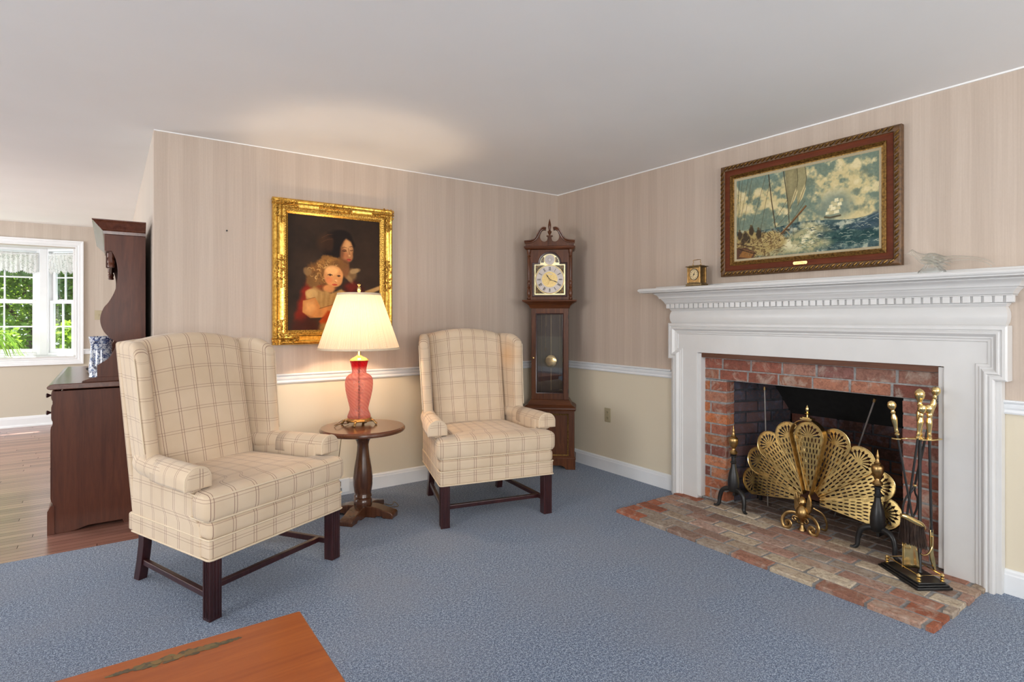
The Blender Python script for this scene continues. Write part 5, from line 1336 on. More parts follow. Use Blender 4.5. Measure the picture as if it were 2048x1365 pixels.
def hand(name, a_deg, L, wd, mat, y, par, cx=0, cz=DZ):
    a = radians(90-a_deg); d = (cos(a), sin(a)); n_ = (-sin(a), cos(a))
    P_ = [(-.012,.35),(0,.7),(L*.35,.45),(L*.55,1),(L*.75,.5),(L,.05),(L*.75,-.5),(L*.55,-1),(L*.35,-.45),(0,-.7),(-.012,-.35)]
    return MB().prism([(cx+d[0]*l+n_[0]*w*wd, cz+d[1]*l+n_[1]*w*wd) for l, w in P_], y, y+.001, lambda p, q, t: (p, t, q)).build(name, mat, par, smooth=False)
hand('hour_hand', 325, .058, .005, M['black_ink'], HF+.034, dl); hand('minute_hand', 111, .085, .004, M['black_ink'], HF+.032, dl); hand('second_hand', 198, .06, .0018, M['brass'], HF+.030, dl)
disc(0, DZ, 0, .006, HF+.029, HF+.037, 'hand_boss', M['brass'], dl, 16)
# turned columns
for sx in (-1, 1):
    MB().lathe([(.013,1.446),(.016,1.450),(.016,1.462),(.010,1.468),(.014,1.480),(.018,1.500),(.014,1.530),(.010,1.540),(.016,1.550),(.010,1.560),(.013,1.575),(.017,1.590),(.011,1.605),(.009,1.612),(.012,1.625),(.0125,1.80),(.010,1.808),(.016,1.818),(.011,1.828),(.013,1.838),(.018,1.850),(.018,1.874)], c=(sx*.178, HF+.018), n=20).build('turned_column', cw, ck)
# cornice and swan neck pediment
cmould('hood_cornice', HW, F+.002, [(-.03,1.876),(.012,1.876),(.018,1.880),(.024,1.890),(.026,1.900),(.014,1.904),(-.03,1.904)])
sw_ = []
def neck(sx):
    top = smooth_curve([(sx*.215,1.944),(sx*.150,1.952),(sx*.120,1.975),(sx*.100,2.010),(sx*.080,2.042),(sx*.055,2.058),(sx*.030,2.055)], 6)
    bot = smooth_curve([(sx*.034,2.047),(sx*.060,2.038),(sx*.076,2.010),(sx*.082,1.985),(sx*.074,1.958),(sx*.050,1.942),(sx*.026,1.948),(sx*.018,1.965)], 6)
    return top, bot
for sx in (-1, 1):
    top, bot = neck(sx)
    poly = [(sx*.012,1.905),(sx*.012,1.965)]+bot[::-1]+[(sx*.030,2.055)]+top[::-1][1:]+[(sx*.200,1.905)]
    MB().prism(poly, F+.004, F+.026, lambda a, b, d: (a, d, b)).build('swan_neck', cw, ck, bevel=.001, smooth=False)
    # moulding along the upper edge of the neck
    rings = []
    for i, (a, b) in enumerate(top):
        a0, b0 = top[max(i-1,0)]; a1, b1 = top[min(i+1,len(top)-1)]; l = hypot(a1-a0, b1-b0); tx, tz = (a1-a0)/l, (b1-b0)/l; nx, nz = tz*sx, -tx*sx
        if nz < 0 and i < 3: nx, nz = -nx, -nz
        rings.append([(a+nx*o, F+y, b+nz*o) for o, y in ((-.018,.006),(-.016,-.006),(-.008,-.008),(-.002,-.018),(.006,-.020),(.008,-.012),(.008,.026),(-.018,.026))])
    MB().loft(rings).build('neck_moulding', ch, ck, ang=30)
    MB().sweep([(sx*.200,HB),(sx*.200,F+.0)] if sx > 0 else [(sx*.200,F+.0),(sx*.200,HB)], [(.0,1.904),(.0,1.926),(-.010,1.932),(-.018,1.940),(-.020,1.950),(.004,1.952),(.006,1.904)] if sx > 0 else [(.0,1.904),(.0,1.926),(-.010,1.932),(-.018,1.940),(-.020,1.950),(.004,1.952),(.006,1.904)], lambda a, b, p: (a, b, p)).build('side_cornice', ch, ck, ang=30)
MB().box(-HW,HW,F+.02,HB,1.903,1.915).build('hood_top', cw, ck, smooth=False)
pb = MB().box(-.017,.017,F-.004,F+.028,1.905,1.985).box(-.026,.026,F-.010,F+.034,1.985,1.993)
for k in (-.009,-.003,.003,.009): pb.box(k-.0012,k+.0012,F-.0055,F-.003,1.915,1.980)
pb.build('finial_plinth', cw, ck, bevel=.001, smooth=False)
MB().lathe([(.008,1.993),(.006,2.000),(.014,2.014),(.019,2.028),(.010,2.034),(.008,2.042),(.010,2.052),(.013,2.070),(.013,2.085),(.009,2.105),(.004,2.125),(.0005,2.138)], c=(0,F+.012), n=16).build('flame_finial', cw, ck)

# ================================================================== PICTURES
def noise2(H_, W_, cell, seed, oct_=4):
    """fractal value noise, 0..1"""
    r_ = np.random.RandomState(seed); out = np.zeros((H_, W_)); amp = 1; tot = 0
    for o in range(oct_):
        c = max(2, cell/(2**o)); gh, gw = int(H_/c)+3, int(W_/c)+3; g = r_.rand(gh, gw)
        yy = np.arange(H_)/c; xx = np.arange(W_)/c; y0 = yy.astype(int); x0 = xx.astype(int); fy_ = yy-y0; fx_ = xx-x0
        fy_ = fy_*fy_*(3-2*fy_); fx_ = fx_*fx_*(3-2*fx_)
        a = g[y0][:, x0]; b = g[y0][:, x0+1]; c_ = g[y0+1][:, x0]; d = g[y0+1][:, x0+1]
        out += amp*((a*(1-fx_)+b*fx_)*(1-fy_[:, None])+(c_*(1-fx_)+d*fx_)*fy_[:, None]); tot += amp; amp *= .5
    return out/tot
class Paint:
    def __init__(s, W_, H_, asp, rgb):
        s.W, s.H = W_, H_; s.im = np.zeros((H_, W_, 3))+np.array(rgb)/255.; s.X, s.Y = np.meshgrid((np.arange(W_)+.5)/W_, (np.arange(H_)+.5)/H_); s.asp = asp  # asp = height/width
    def lay(s, m, rgb, a=1.0): m = np.clip(m*a, 0, 1)[..., None]; s.im = s.im*(1-m)+np.array(rgb)/255.*m
    def blob(s, cx, cy, rx, ry, rgb, soft=.15, rot=0, a=1.0, nz=None, na=0):
        dx = s.X-cx; dy = (s.Y-cy)*s.asp; c, q = cos(rot), sin(rot); u = (dx*c+dy*q)/rx; v = (-dx*q+dy*c)/(ry*s.asp)
        d = np.sqrt(u*u+v*v)
        if nz is not None: d = d+(nz-.5)*na
        s.lay(np.clip((1-d)/soft+.5, 0, 1), rgb, a)
    def poly(s, pts, rgb, soft=.006, a=1.0, nz=None, na=0):
        ins = np.zeros((s.H, s.W), bool); dist = np.full((s.H, s.W), 9.); n_ = len(pts)
        for i in range(n_):
            x1, y1 = pts[i]; x2, y2 = pts[(i+1) % n_]
            c = ((y1 > s.Y) != (y2 > s.Y)) & (s.X < (x2-x1)*(s.Y-y1)/((y2-y1) or 1e-9)+x1); ins ^= c
            t = np.clip(((s.X-x1)*(x2-x1)+(s.Y-y1)*(y2-y1))/((x2-x1)**2+(y2-y1)**2+1e-12), 0, 1); dist = np.minimum(dist, np.hypot(s.X-x1-t*(x2-x1), s.Y-y1-t*(y2-y1)))
        sd = np.where(ins, dist, -dist)
        if nz is not None: sd = sd+(nz-.5)*na
        s.lay(np.clip(sd/soft+.5, 0, 1), rgb, a)
    def line(s, pts, w, rgb, a=1.0):
        for (x1, y1), (x2, y2) in zip(pts[:-1], pts[1:]):
            t = np.clip(((s.X-x1)*(x2-x1)+(s.Y-y1)*(y2-y1)*s.asp**2)/((x2-x1)**2+((y2-y1)*s.asp)**2+1e-12), 0, 1); d = np.hypot(s.X-x1-t*(x2-x1), (s.Y-y1-t*(y2-y1))*s.asp)
            s.lay(np.clip((w-d)/(w*.6)+.5, 0, 1), rgb, a)
    def canvas(s, name, mat, parent, x0, x1, z0, z1, y):
        nz_, nx_ = s.H, s.W; xs = x0+(x1-x0)*np.arange(nx_)/(nx_-1); zs_ = z1+(z0-z1)*np.arange(nz_)/(nz_-1)
        X_, Z_ = np.meshgrid(xs, zs_); V = np.stack([X_, np.full_like(X_, y), Z_], -1).reshape(-1, 3)
        i = np.arange((nz_-1)*(nx_-1)); r0 = i//(nx_-1); c0 = i % (nx_-1); a = r0*nx_+c0; Fc = np.stack([a, a+nx_, a+nx_+1, a+1], -1)
        me = bpy.data.meshes.new(name); me.from_pydata(V.tolist(), [], Fc.tolist()); c = np.clip(s.im, 0, 1); lin = np.where(c <= .04045, c/12.92, ((c+.055)/1.055)**2.4)
        at = me.color_attributes.new('Col', 'FLOAT_COLOR', 'POINT'); al = np.ones((nz_*nx_, 4), np.float32); al[:, :3] = lin.reshape(-1, 3); at.data.foreach_set('color', al.ravel())
        me.materials.append(mat); o = bpy.data.objects.new(name, me); COL.objects.link(o); o.parent = parent; return o
def frame(root, x0, x1, z0, z1, prof, name, mat, bevel=0, ang=30):
    """prof: (inset from the outer edge, projection)"""
    return MB().sweep([(x0,z0),(x1,z0),(x1,z1),(x0,z1)], prof, lambda a, b, p: (a, -p, b), closed=True).build(name, mat, root, bevel=bevel, ang=ang)

# --- portrait in gilt frame on the back wall
pw, ph_ = .862, 1.006
po = thing('portrait_painting', 'dark portrait of a woman and a fair curly haired child in a carved gilt frame', 'painting', (-2.527,-.003,1.103), 0)
frame(po, 0, pw, 0, ph_, [(0,0),(0,.030),(.006,.040),(.014,.044),(.022,.042),(.030,.034),(.045,.029),(.058,.030),(.066,.036),(.070,.036),(.072,.030),(.084,.026),(.086,.018),(.086,0)], 'gilt_frame', M['gilt'])
fr_in = frame(po, .070, pw-.070, .070, ph_-.070, [(0,.024),(0,.036),(.004,.039),(.012,.037),(.020,.030),(.030,.024),(.032,.010),(.0,.010)], 'inner_beading', M['gilt_orn'])
bd_ = MB()
def beads(mb, x0, x1, z0, z1, step, r_, y):
    k = int((x1-x0)/step)
    for i in range(k+1):
        x = x0+(x1-x0)*i/k
        for z in (z0, z1): mb.sphere((x, y, z), r_, 6, 4, (1,.7,1))
    k = int((z1-z0)/step)
    for i in range(1, k):
        z = z0+(z1-z0)*i/k
        for x in (x0, x1): mb.sphere((x, y, z), r_, 6, 4, (1,.7,1))
beads(bd_, .081, pw-.081, .081, ph_-.081, .0165, .0062, -.038); bd_.build('beading', M['gilt_orn'], fr_in)
ro = random.Random(21)
def ornament(cx, cz, lx, lz, n_):
    mb = MB()
    for k in range(n_):
        x = cx+ro.uniform(-1,1)*lx; z = cz+ro.uniform(-1,1)*lz; rr = ro.uniform(.006,.013); a0 = ro.uniform(0,6.28); s_ = ro.choice((-1,1))
        mb.tube([(x+rr*(1-t/11)*cos(a0+s_*t*.62), -.040-.005*sin(t*.3), z+rr*(1-t/11)*sin(a0+s_*t*.62)) for t in range(10)], [.0032-.0002*t for t in range(10)], 5)
        mb.sphere((x+rr*.3, -.041, z), .0035, 6, 4)
    mb.tube([(cx-lx,-.037,cz),(cx+lx,-.037,cz)] if lx > lz else [(cx,-.037,cz-lz),(cx,-.037,cz+lz)], .012, 6, flat=.5)
    mb.build('corner_ornament' if abs(cx-pw/2) > .2 and abs(cz-ph_/2) > .2 else 'side_ornament', M['gilt_orn'], po)
for sx, sz in ((0,0),(1,0),(0,1),(1,1)):
    cx = .043 if not sx else pw-.043; cz = .043 if not sz else ph_-.043
    mbx = (cx+(.045 if not sx else -.045)); ornament(cx+(.035 if not sx else -.035), cz, .085, .030, 34); ornament(cx, cz+(.045 if not sz else -.045), .030, .085, 30)
ornament(pw/2, .043, .095, .030, 34); ornament(pw/2, ph_-.043, .115, .030, 40); ornament(.043, ph_/2, .030, .115, 40); ornament(pw-.043, ph_/2, .030, .115, 40)
P = Paint(250, 300, .86/.70, (46,33,24))
N1 = noise2(300,250,70,1); N2 = noise2(300,250,14,2); N3 = noise2(300,250,30,3)
P.im *= (.7+.7*N1)[..., None]
P.lay((N1-.45)*1.2, (62,42,26), .6)
# seated woman: dark hair, face looking down, red dress, lace collar
P.blob(.50,.275,.13,.14,(22,13,9),.35,nz=N3,na=.2); P.blob(.42,.24,.10,.07,(78,48,26),.6,nz=N2,na=.7,a=.5); P.line([(.36,.20),(.42,.17),(.50,.16)], .004, (96,60,34), .5); P.line([(.35,.24),(.42,.21),(.49,.20)], .004, (90,56,30), .5)
P.blob(.565,.175,.10,.055,(22,13,9),.3)
P.poly([(.10,.83),(.17,.62),(.24,.52),(.34,.55),(.40,.62),(.28,.72),(.25,.86),(.16,.92),(.08,.90)], (120,30,12), .04, nz=N2, na=.03)
P.poly([(.14,.80),(.20,.66),(.27,.56),(.33,.60),(.24,.76),(.18,.86)], (152,44,18), .05, a=.7, nz=N2, na=.03)
P.poly([(.58,.60),(.70,.55),(.80,.62),(.82,.78),(.60,.78)], (70,20,12), .05, nz=N2, na=.03)
P.poly([(.60,.60),(.68,.56),(.74,.60),(.66,.66)], (105,28,18), .03, a=.8)
P.poly([(.80,.70),(.995,.68),(.995,.74),(.80,.74)], (70,36,20), .03)
P.blob(.665,.50,.055,.05,(120,92,58),.5,nz=N2,na=.8); P.blob(.70,.47,.05,.018,(165,135,92),.6,rot=-.3,nz=N2,na=1.0); P.blob(.63,.53,.06,.02,(150,118,78),.6,rot=.8,nz=N2,na=1.0,a=.8)
P.blob(.60,.44,.045,.085,(120,78,44),.4)       # neck
P.blob(.612,.290,.074,.098,(170,116,70),.22,rot=.12); P.blob(.628,.345,.055,.050,(168,114,70),.3); P.blob(.628,.262,.040,.060,(208,156,102),.9,a=.8); P.blob(.600,.335,.030,.028,(186,112,70),.8,a=.6); P.blob(.555,.33,.03,.06,(96,58,34),.9,a=.6); P.blob(.60,.395,.05,.02,(110,68,40),.8,a=.6)
P.poly([(.48,.18),(.62,.165),(.585,.215),(.552,.27),(.545,.34),(.525,.40),(.47,.38)], (24,14,9), .022)
P.poly([(.60,.165),(.67,.175),(.705,.25),(.69,.27),(.66,.215),(.62,.195)], (24,14,9), .018)
P.line([(.572,.300),(.590,.303),(.612,.300)], .004, (52,28,16)); P.blob(.592,.292,.020,.008,(120,74,44),.6); P.line([(.652,.292),(.668,.293),(.680,.288)], .0035, (58,32,18)); P.line([(.566,.274),(.590,.266),(.612,.270)], .0026, (90,54,32)); P.line([(.645,.262),(.668,.256),(.685,.262)], .003, (70,40,24))
P.line([(.632,.275),(.645,.315),(.650,.335),(.634,.342)], .004, (150,98,60)); P.blob(.645,.338,.012,.008,(228,176,120),.5)
P.blob(.640,.372,.026,.007,(150,52,38),.4); P.blob(.640,.381,.018,.004,(180,82,58),.5); P.blob(.640,.345,.03,.02,(160,104,64),1.0,a=.25)
P.blob(.575,.40,.05,.03,(90,54,30),.8,a=.5)
# child: curls, face, cream dress, arm
P.blob(.365,.505,.155,.125,(120,80,38),.35,nz=N2,na=.9); P.blob(.45,.415,.14,.060,(142,98,48),.35,nz=N2,na=.9); P.blob(.29,.575,.07,.06,(120,84,42),.4,nz=N2,na=.9); P.blob(.54,.425,.06,.045,(120,80,40),.4,nz=N2,na=.9)
rs_ = random.Random(6)
for k in range(80):
    a = rs_.uniform(0,6.28); q = rs_.uniform(.35,1); x = .39+.16*q*cos(a); y = .485+.105*q*sin(a)
    if x > .47 and y > .45: continue
    t0 = rs_.uniform(0,6); rr = rs_.uniform(.012,.022); P.line([(x+rr*cos(t0+j*.7), y+rr*.8*sin(t0+j*.7)) for j in range(5)], .0028, rs_.choice([(196,150,84),(172,122,62),(92,60,28),(215,172,108)]), .75)
P.blob(.215,.49,.04,.03,(150,118,76),.5,nz=N2,na=.8,a=.7)
P.blob(.478,.515,.100,.085,(206,142,84),.15,rot=-.2); P.blob(.485,.555,.085,.060,(208,144,86),.2); P.blob(.46,.475,.065,.04,(228,172,110),.6); P.blob(.43,.555,.035,.028,(214,124,74),.8,a=.7)
P.line([(.420,.512),(.442,.505),(.464,.512)], .0045, (60,34,20)); P.blob(.443,.513,.012,.008,(66,40,26),.4); P.line([(.515,.518),(.535,.512),(.550,.518)], .004, (60,34,20)); P.blob(.533,.520,.010,.007,(66,40,26),.4)
P.blob(.503,.560,.013,.010,(232,176,118),.5); P.line([(.492,.566),(.505,.571)], .003, (150,84,50)); P.blob(.490,.594,.028,.008,(176,66,44),.4); P.blob(.478,.625,.035,.012,(160,100,58),.8,a=.5)
P.blob(.43,.63,.06,.035,(196,132,76),.4)
P.poly([(.20,.66),(.28,.62),(.36,.645),(.46,.665),(.56,.63),(.64,.68),(.64,.82),(.54,.86),(.38,.84),(.30,.76),(.20,.72)], (176,136,78), .02, nz=N2, na=.02)
for k in range(12): P.line([(.30+.028*k,.655+.004*(k%3)),(.31+.022*k,.78)], .0028, (140,100,54) if k % 2 else (206,166,104), .45)
P.blob(.255,.675,.060,.040,(196,156,96),.3,nz=N2,na=.2)
P.poly([(.17,.735),(.29,.705),(.335,.77),(.345,.80),(.47,.765),(.57,.76),(.62,.785),(.50,.83),(.36,.875),(.24,.88),(.165,.83)], (202,134,72), .008); P.line([(.335,.80),(.47,.765)], .003, (110,60,30), .8); P.line([(.36,.878),(.50,.832),(.62,.79)], .0035, (90,44,24), .8); P.line([(.19,.73),(.29,.705)], .003, (120,84,46), .8)
P.poly([(.20,.75),(.28,.73),(.30,.80),(.24,.85),(.19,.82)], (228,168,102), .04, a=.7)
P.poly([(.33,.91),(.42,.82),(.52,.83),(.47,.90),(.38,.96)], (176,66,20), .02, nz=N2, na=.02)
P.blob(.50,.865,.045,.035,(214,152,88),.3)
P.poly([(.30,1.0),(.36,.93),(.50,.90),(.62,.88),(.64,1.0)], (150,112,62), .04, nz=N2, na=.05); P.blob(.45,.95,.07,.03,(186,146,88),.6,nz=N2,na=.4)
P.poly([(.06,.93),(.18,.86),(.30,.90),(.34,1.0),(.06,1.0)], (70,26,18), .05, a=.8)
P.poly([(.62,.84),(.82,.64),(.995,.585),(.995,.62),(.86,.67),(.66,.83)], (178,140,86), .012); P.poly([(.64,.84),(.86,.69),(.995,.66),(.995,.80),(.80,.86)], (96,54,26), .03, a=.8)
P.im *= (.90+.2*N2)[..., None]
P.canvas('canvas', M['paint'], po, .084, pw-.084, .084, ph_-.084, -.020)

# --- seascape over the mantel (local frame of the right wall)
sw2, sh2 = 1.080, .742
se = thing('seascape_painting', 'wide framed seascape of a sailing ship in heavy waves, hanging above the mantel', 'painting', (-.004,-1.765,1.565), RW)
MB().box(.01,sw2-.01,-.0155,.003,.01,sh2-.01).build('backing', M['strip_wood'], se, smooth=False)
frame(se, 0, sw2, 0, sh2, [(0,0),(0,.030),(.004,.036),(.012,.040),(.026,.040),(.034,.036),(.037,.030),(.037,0)], 'outer_frame', M['rope_wood'])
frame(se, .0365, sw2-.0365, .0365, sh2-.0365, [(0,.0),(0,.034),(.003,.035),(.030,.031),(.034,.029),(.034,0)], 'wood_band', M['frame_wood'])
frame(se, .0705, sw2-.0705, .0705, sh2-.0705, [(0,.0),(0,.033),(.005,.035),(.007,.031),(.012,.033),(.014,.029),(.019,.031),(.021,.026),(.027,.024),(.027,0)], 'gilt_slip', M['gilt_dull'])
frame(se, .0975, sw2-.0975, .0975, sh2-.0975, [(0,.0),(0,.023),(.014,.018),(.015,.012),(.015,0)], 'linen_liner', M['linen'])
rp = MB()
def rope(mb, a, b, horiz):
    L = b-a; k = int(L/.030)
    for i in range(k):
        t = a+L*(i+.5)/k
        for e in (0, 1):
            if horiz: z = .018 if e == 0 else sh2-.018; mb.tube([(t-.014,-.041,z-.011),(t,-.046,z),(t+.014,-.041,z+.011)], [.003,.007,.003], 6)
            else: x = .018 if e == 0 else sw2-.018; mb.tube([(x-.011,-.041,t-.014),(x,-.046,t),(x+.011,-.041,t+.014)], [.003,.007,.003], 6)
rope(rp, .03, sw2-.03, True); rope(rp, .03, sh2-.03, False); rp.build('rope_carving', M['gilt_dull'], se)
pl2 = MB().prism([(x, z) for x, z in [(.505,.048),(.510,.044),(.585,.044),(.590,.048),(.590,.058),(.585,.062),(.510,.062),(.505,.058)]], -.0385, -.031).build('brass_plaque', brass('plaque_brass', (.85,.58,.22), .3), se, smooth=False)
wl_ = MB(); rq = random.Random(3)
for (z, x0, x1) in ((.056,.528,.567),(.050,.517,.578)):
    x = x0
    while x < x1: w_q = rq.uniform(.0018,.0042); wl_.box(x, x+w_q, -.0391, -.0383, z-.0011, z+.0011); x += w_q+.0012
wl_.build('engraved_lines', M['gilt_dull'], pl2, smooth=False)
P = Paint(520, 316, .517/.855, (120,135,118)); Hh, Ww = 316, 520
C1 = noise2(Hh,Ww,90,11,5); C2 = noise2(Hh,Ww,30,12,5); C3 = noise2(Hh,Ww,7,13,3)
X, Y = P.X, P.Y
C4 = noise2(Hh,Ww,16,18,4); cl = np.clip((C1*.45+C2*.33+C4*.22-.515)*11+.5+(Y-.35)*1.1, 0, 1)
P.im[:] = np.array((112,128,112))/255.; P.lay(cl, (204,188,138)); P.lay(np.clip((C2-.58)*6,0,1)*cl, (222,208,164), .8); P.lay(np.clip((.42-C2)*6,0,1), (112,118,96), .55)
P.lay(np.clip((.20-Y)*4,0,1)*np.clip((.5-X)*4,0,1), (112,142,138), .6); P.lay(np.clip((C3-.5)*4,0,1), (150,150,120), .15)
# distant square rigger
P.blob(.73,.50,.11,.16,(118,132,118),.7,nz=C2,na=.5,a=.85)
for i, (dx, w_, h0, h1) in enumerate([(-.030,.015,.455,.60),(-.004,.019,.43,.605),(.026,.017,.44,.60)]):
    for k in range(4):
        z0 = h0+(h1-h0)*k/4; sk = .010*(3-k); g = (h1-h0)/4
        P.poly([(.715+dx+sk-w_*(.6+.1*k), z0),(.715+dx+sk+w_*(.6+.1*k), z0-.003),(.715+dx+sk+w_*(.8+.1*k), z0+g*.8),(.715+dx+sk-w_*(.75+.1*k), z0+g*.9)], (226,216,176) if (i+k) % 2 else (190,180,138), .004)
P.line([(.665,.618),(.70,.632),(.765,.622)], .006, (84,78,58))
# sea
ys = .655+.020*np.sin(X*9)+.03*(C1-.5)-.10*np.clip(X-.82,0,1)
m = np.clip((Y-ys)/.008+.5, 0, 1); P.lay(m, (66,88,88))
W1 = noise2(Hh,Ww,60,15,4); st_n = noise2(Hh, Ww*1, 16, 16, 4)
ph = (Y*20+X*3+5*W1); P.lay(m*np.clip(np.sin(ph)*.8,0,1), (34,54,62), .75); P.lay(m*np.clip((st_n-.5)*5,0,1)*np.clip(np.sin(ph+1.8),0,1), (168,176,160), .8)
P.lay(m*np.clip((st_n-.60)*8,0,1), (196,194,168), .7)
P.lay(m*np.clip((noise2(Hh,Ww,10,19,3)-.55)*7,0,1), (150,158,140), .55); P.lay(m*np.clip((.42-noise2(Hh,Ww,9,20,3))*8,0,1), (20,40,46), .5)
P.poly([(.45,.74),(.55,.66),(.63,.70),(.72,.78),(.60,.80),(.72,.90),(.60,1.0),(.20,1.0),(.30,.86),(.40,.80)], (176,168,124), .06, nz=C2, na=.12, a=.92)
P.lay(np.clip((C3-.5)*5,0,1)*np.clip(1-np.hypot((X-.50)/.28,(Y-.88)/.2),0,1)*2, (98,112,88), .65); P.lay(np.clip((C2-.52)*7,0,1)*np.clip(1-np.hypot((X-.52)/.26,(Y-.82)/.2),0,1)*2, (224,216,176), .9)
P.poly([(.66,.80),(.80,.77),(.96,.82),(1,.88),(.9,.96),(.72,.92)], (26,60,60), .06, nz=C2, na=.10, a=.75)
P.poly([(.82,.76),(1.0,.62),(1.0,.78),(.90,.80)], (52,72,84), .03, nz=C2, na=.06, a=.8); P.line([(.84,.77),(.93,.70),(1.0,.655)], .0025, (140,155,150), .5)
for k in range(120):
    x = rs_.uniform(.45,1.0); y = rs_.uniform(.69,.97); L = rs_.uniform(.015,.05); P.line([(x,y),(x+L*.5,y-rs_.uniform(.0,.014)),(x+L,y+rs_.uniform(-.008,.008))], .0016, rs_.choice([(206,204,176),(176,182,160),(22,44,52),(30,60,66)]), .65)
# near ship: deck, crew, rigging, sails, bowsprit
P.poly([(0,.72),(.10,.66),(.20,.70),(.30,.69),(.40,.80),(.36,.90),(.16,1.0),(0,1.0)], (170,150,96), .03, nz=C2, na=.05)
P.lay(np.clip((C3-.48)*6,0,1)*np.clip((.40-X)*6,0,1)*np.clip((Y-.68)*8,0,1), (84,62,38), .8)
P.poly([(0,.86),(.08,.86),(.16,.93),(.14,1.0),(0,1.0)], (88,60,44), .01); P.poly([(.02,.97),(.06,.88),(.15,.93),(.12,1.0)], (142,98,52), .006); P.line([(.0,.86),(.16,.95)], .004, (60,42,30)); P.line([(.0,.80),(.13,.86)], .004, (72,52,38))
for (x, y, s_) in ((.03,.70,1.1),(.075,.73,1.2),(.125,.66,1.1),(.185,.71,1.2),(.10,.76,.9),(.055,.78,.9)):
    P.blob(x, y, .018*s_, .052*s_, (66,54,38), .4, nz=C3, na=.5); P.blob(x-.004, y-.058*s_, .008, .014, (96,82,52), .4)
for k in range(90):
    x = rs_.uniform(.02,.38); y = rs_.uniform(.78,.97); P.line([(x,y),(x+rs_.uniform(-.04,.04), y+rs_.uniform(-.03,.03))], .0018, rs_.choice([(70,50,34),(110,84,50),(190,170,118)]), .7)
for k in range(70):
    x = rs_.uniform(.20,.42); y = rs_.uniform(.70,.84); P.line([(x,y),(x+rs_.uniform(-.03,.03), y+rs_.uniform(-.05,.05))], .0022, rs_.choice([(58,44,30),(96,72,44),(200,180,130)]), .8)
P.poly([(.385,.0),(.475,.0),(.480,.12),(.472,.24),(.440,.34),(.425,.46),(.418,.52),(.402,.30)], (132,124,90), .006); P.poly([(.475,.0),(.530,.0),(.540,.10),(.535,.20),(.505,.34),(.478,.44),(.470,.30)], (150,142,104), .006)
P.poly([(.40,.02),(.45,.0),(.46,.14),(.43,.30),(.415,.22)], (158,148,108), .03, a=.7)
P.poly([(.425,.44),(.445,.32),(.470,.22),(.478,.28),(.462,.36)], (204,188,138), .006); P.poly([(.485,.42),(.500,.30),(.532,.20),(.536,.26),(.515,.36)], (206,190,140), .006)
P.line([(.475,.0),(.480,.14),(.470,.26),(.425,.46)], .0018, (70,60,42)); P.line([(.53,.0),(.542,.14),(.53,.24),(.48,.44)], .0018, (80,70,48))
P.line([(.375,.0),(.405,.35),(.418,.62)], .0028, (66,58,44)); P.line([(.262,.0),(.285,.33),(.315,.66)], .0036, (66,54,38)); P.line([(.36,.74),(.44,.62),(.535,.46)], .0065, (96,68,40)); P.line([(.36,.73),(.535,.455)], .0018, (150,112,66))
for a_, b_ in (((.24,.0),(.13,.62)),((.02,.0),(.01,.66)),((.05,.0),(.012,.60)),((.10,.0),(.02,.62)),((.13,.0),(.05,.64)),((.03,.0),(.0,.40)),((.27,.1),(.20,.66)),((.405,.35),(.30,.60)),((.42,.50),(.33,.64)),((.53,.40),(.44,.60)),((.44,.62),(.45,.78)),((.48,.55),(.48,.74))): P.line([a_, b_], .0017, (84,78,58), .85)
P.im *= (.92+.16*C3)[..., None]
P.canvas('canvas', M['paint'], se, .111, sw2-.111, .111, sh2-.111, -.0175)

# ================================================================== MANTEL CLOCK
mc = thing('carriage_clock', 'small antique brass carriage clock on the left end of the mantel', 'clock', (-.115,-1.632,1.5026), RW)
db = M['dull_brass']
MB().box(-.078,.078,-.056,.056,0,.006).box(-.070,.070,-.050,.050,.006,.020).box(-.062,.062,-.044,.044,.020,.028).build('base', db, mc, bevel=.0025, smooth=False)
MB().box(-.050,.050,-.036,.040,.028,.132).build('case', db, mc, bevel=.001, smooth=False)
for sx in (-1,1):
    for y in (-.041,.037): MB().box(sx*.0535-.006,sx*.0535+.006,y-.006,y+.006,.026,.134).build('corner_post', M['old_brass'], mc, bevel=.0015, smooth=False)
MB().box(-.060,.060,-.048,.046,.132,.137).box(-.070,.070,-.056,.054,.137,.142).box(-.05,.05,-.038,.036,.142,.147).build('top_plate', db, mc, bevel=.002, smooth=False)
MB().tube(smooth_curve([(-.030,0,.150),(-.038,0,.160),(-.030,0,.170),(-.034,0,.180),(-.026,0,.186),(.026,0,.186),(.034,0,.180),(.030,0,.170),(.038,0,.160),(.030,0,.150)], 4), .0022, 8).build('carry_handle', M['old_brass'], mc)
MB().lathe([(.005,0),(.004,.01)], c=(-.036,0), n=10, M=Matrix.Translation((0,0,.145))).lathe([(.005,0),(.004,.01)], c=(.036,0), n=10, M=Matrix.Translation((0,0,.145))).build('handle_knuckles', M['old_brass'], mc)
MB().box(-.046,.046,-.0385,-.036,.032,.128).build('front_plate', M['old_brass'], mc, smooth=False)
dp = disc(0,.084,0,.036,-.0405,-.0386,'dial', M['dial_paper'], mc)
disc(0,.084,.036,.040,-.042,-.0386,'bezel', M['iron'], mc)
md = MB()
SEG = {'1': 'bc', '2': 'abged', '3': 'abgcd', '4': 'fgbc', '5': 'afgcd', '6': 'afgedc', '7': 'abc', '8': 'abcdefg', '9': 'abcdfg', '0': 'abcdef'}
SP = {'a': ((0,2),(1,2)), 'b': ((1,2),(1,1)), 'c': ((1,1),(1,0)), 'd': ((0,0),(1,0)), 'e': ((0,1),(0,0)), 'f': ((0,2),(0,1)), 'g': ((0,1),(1,1))}
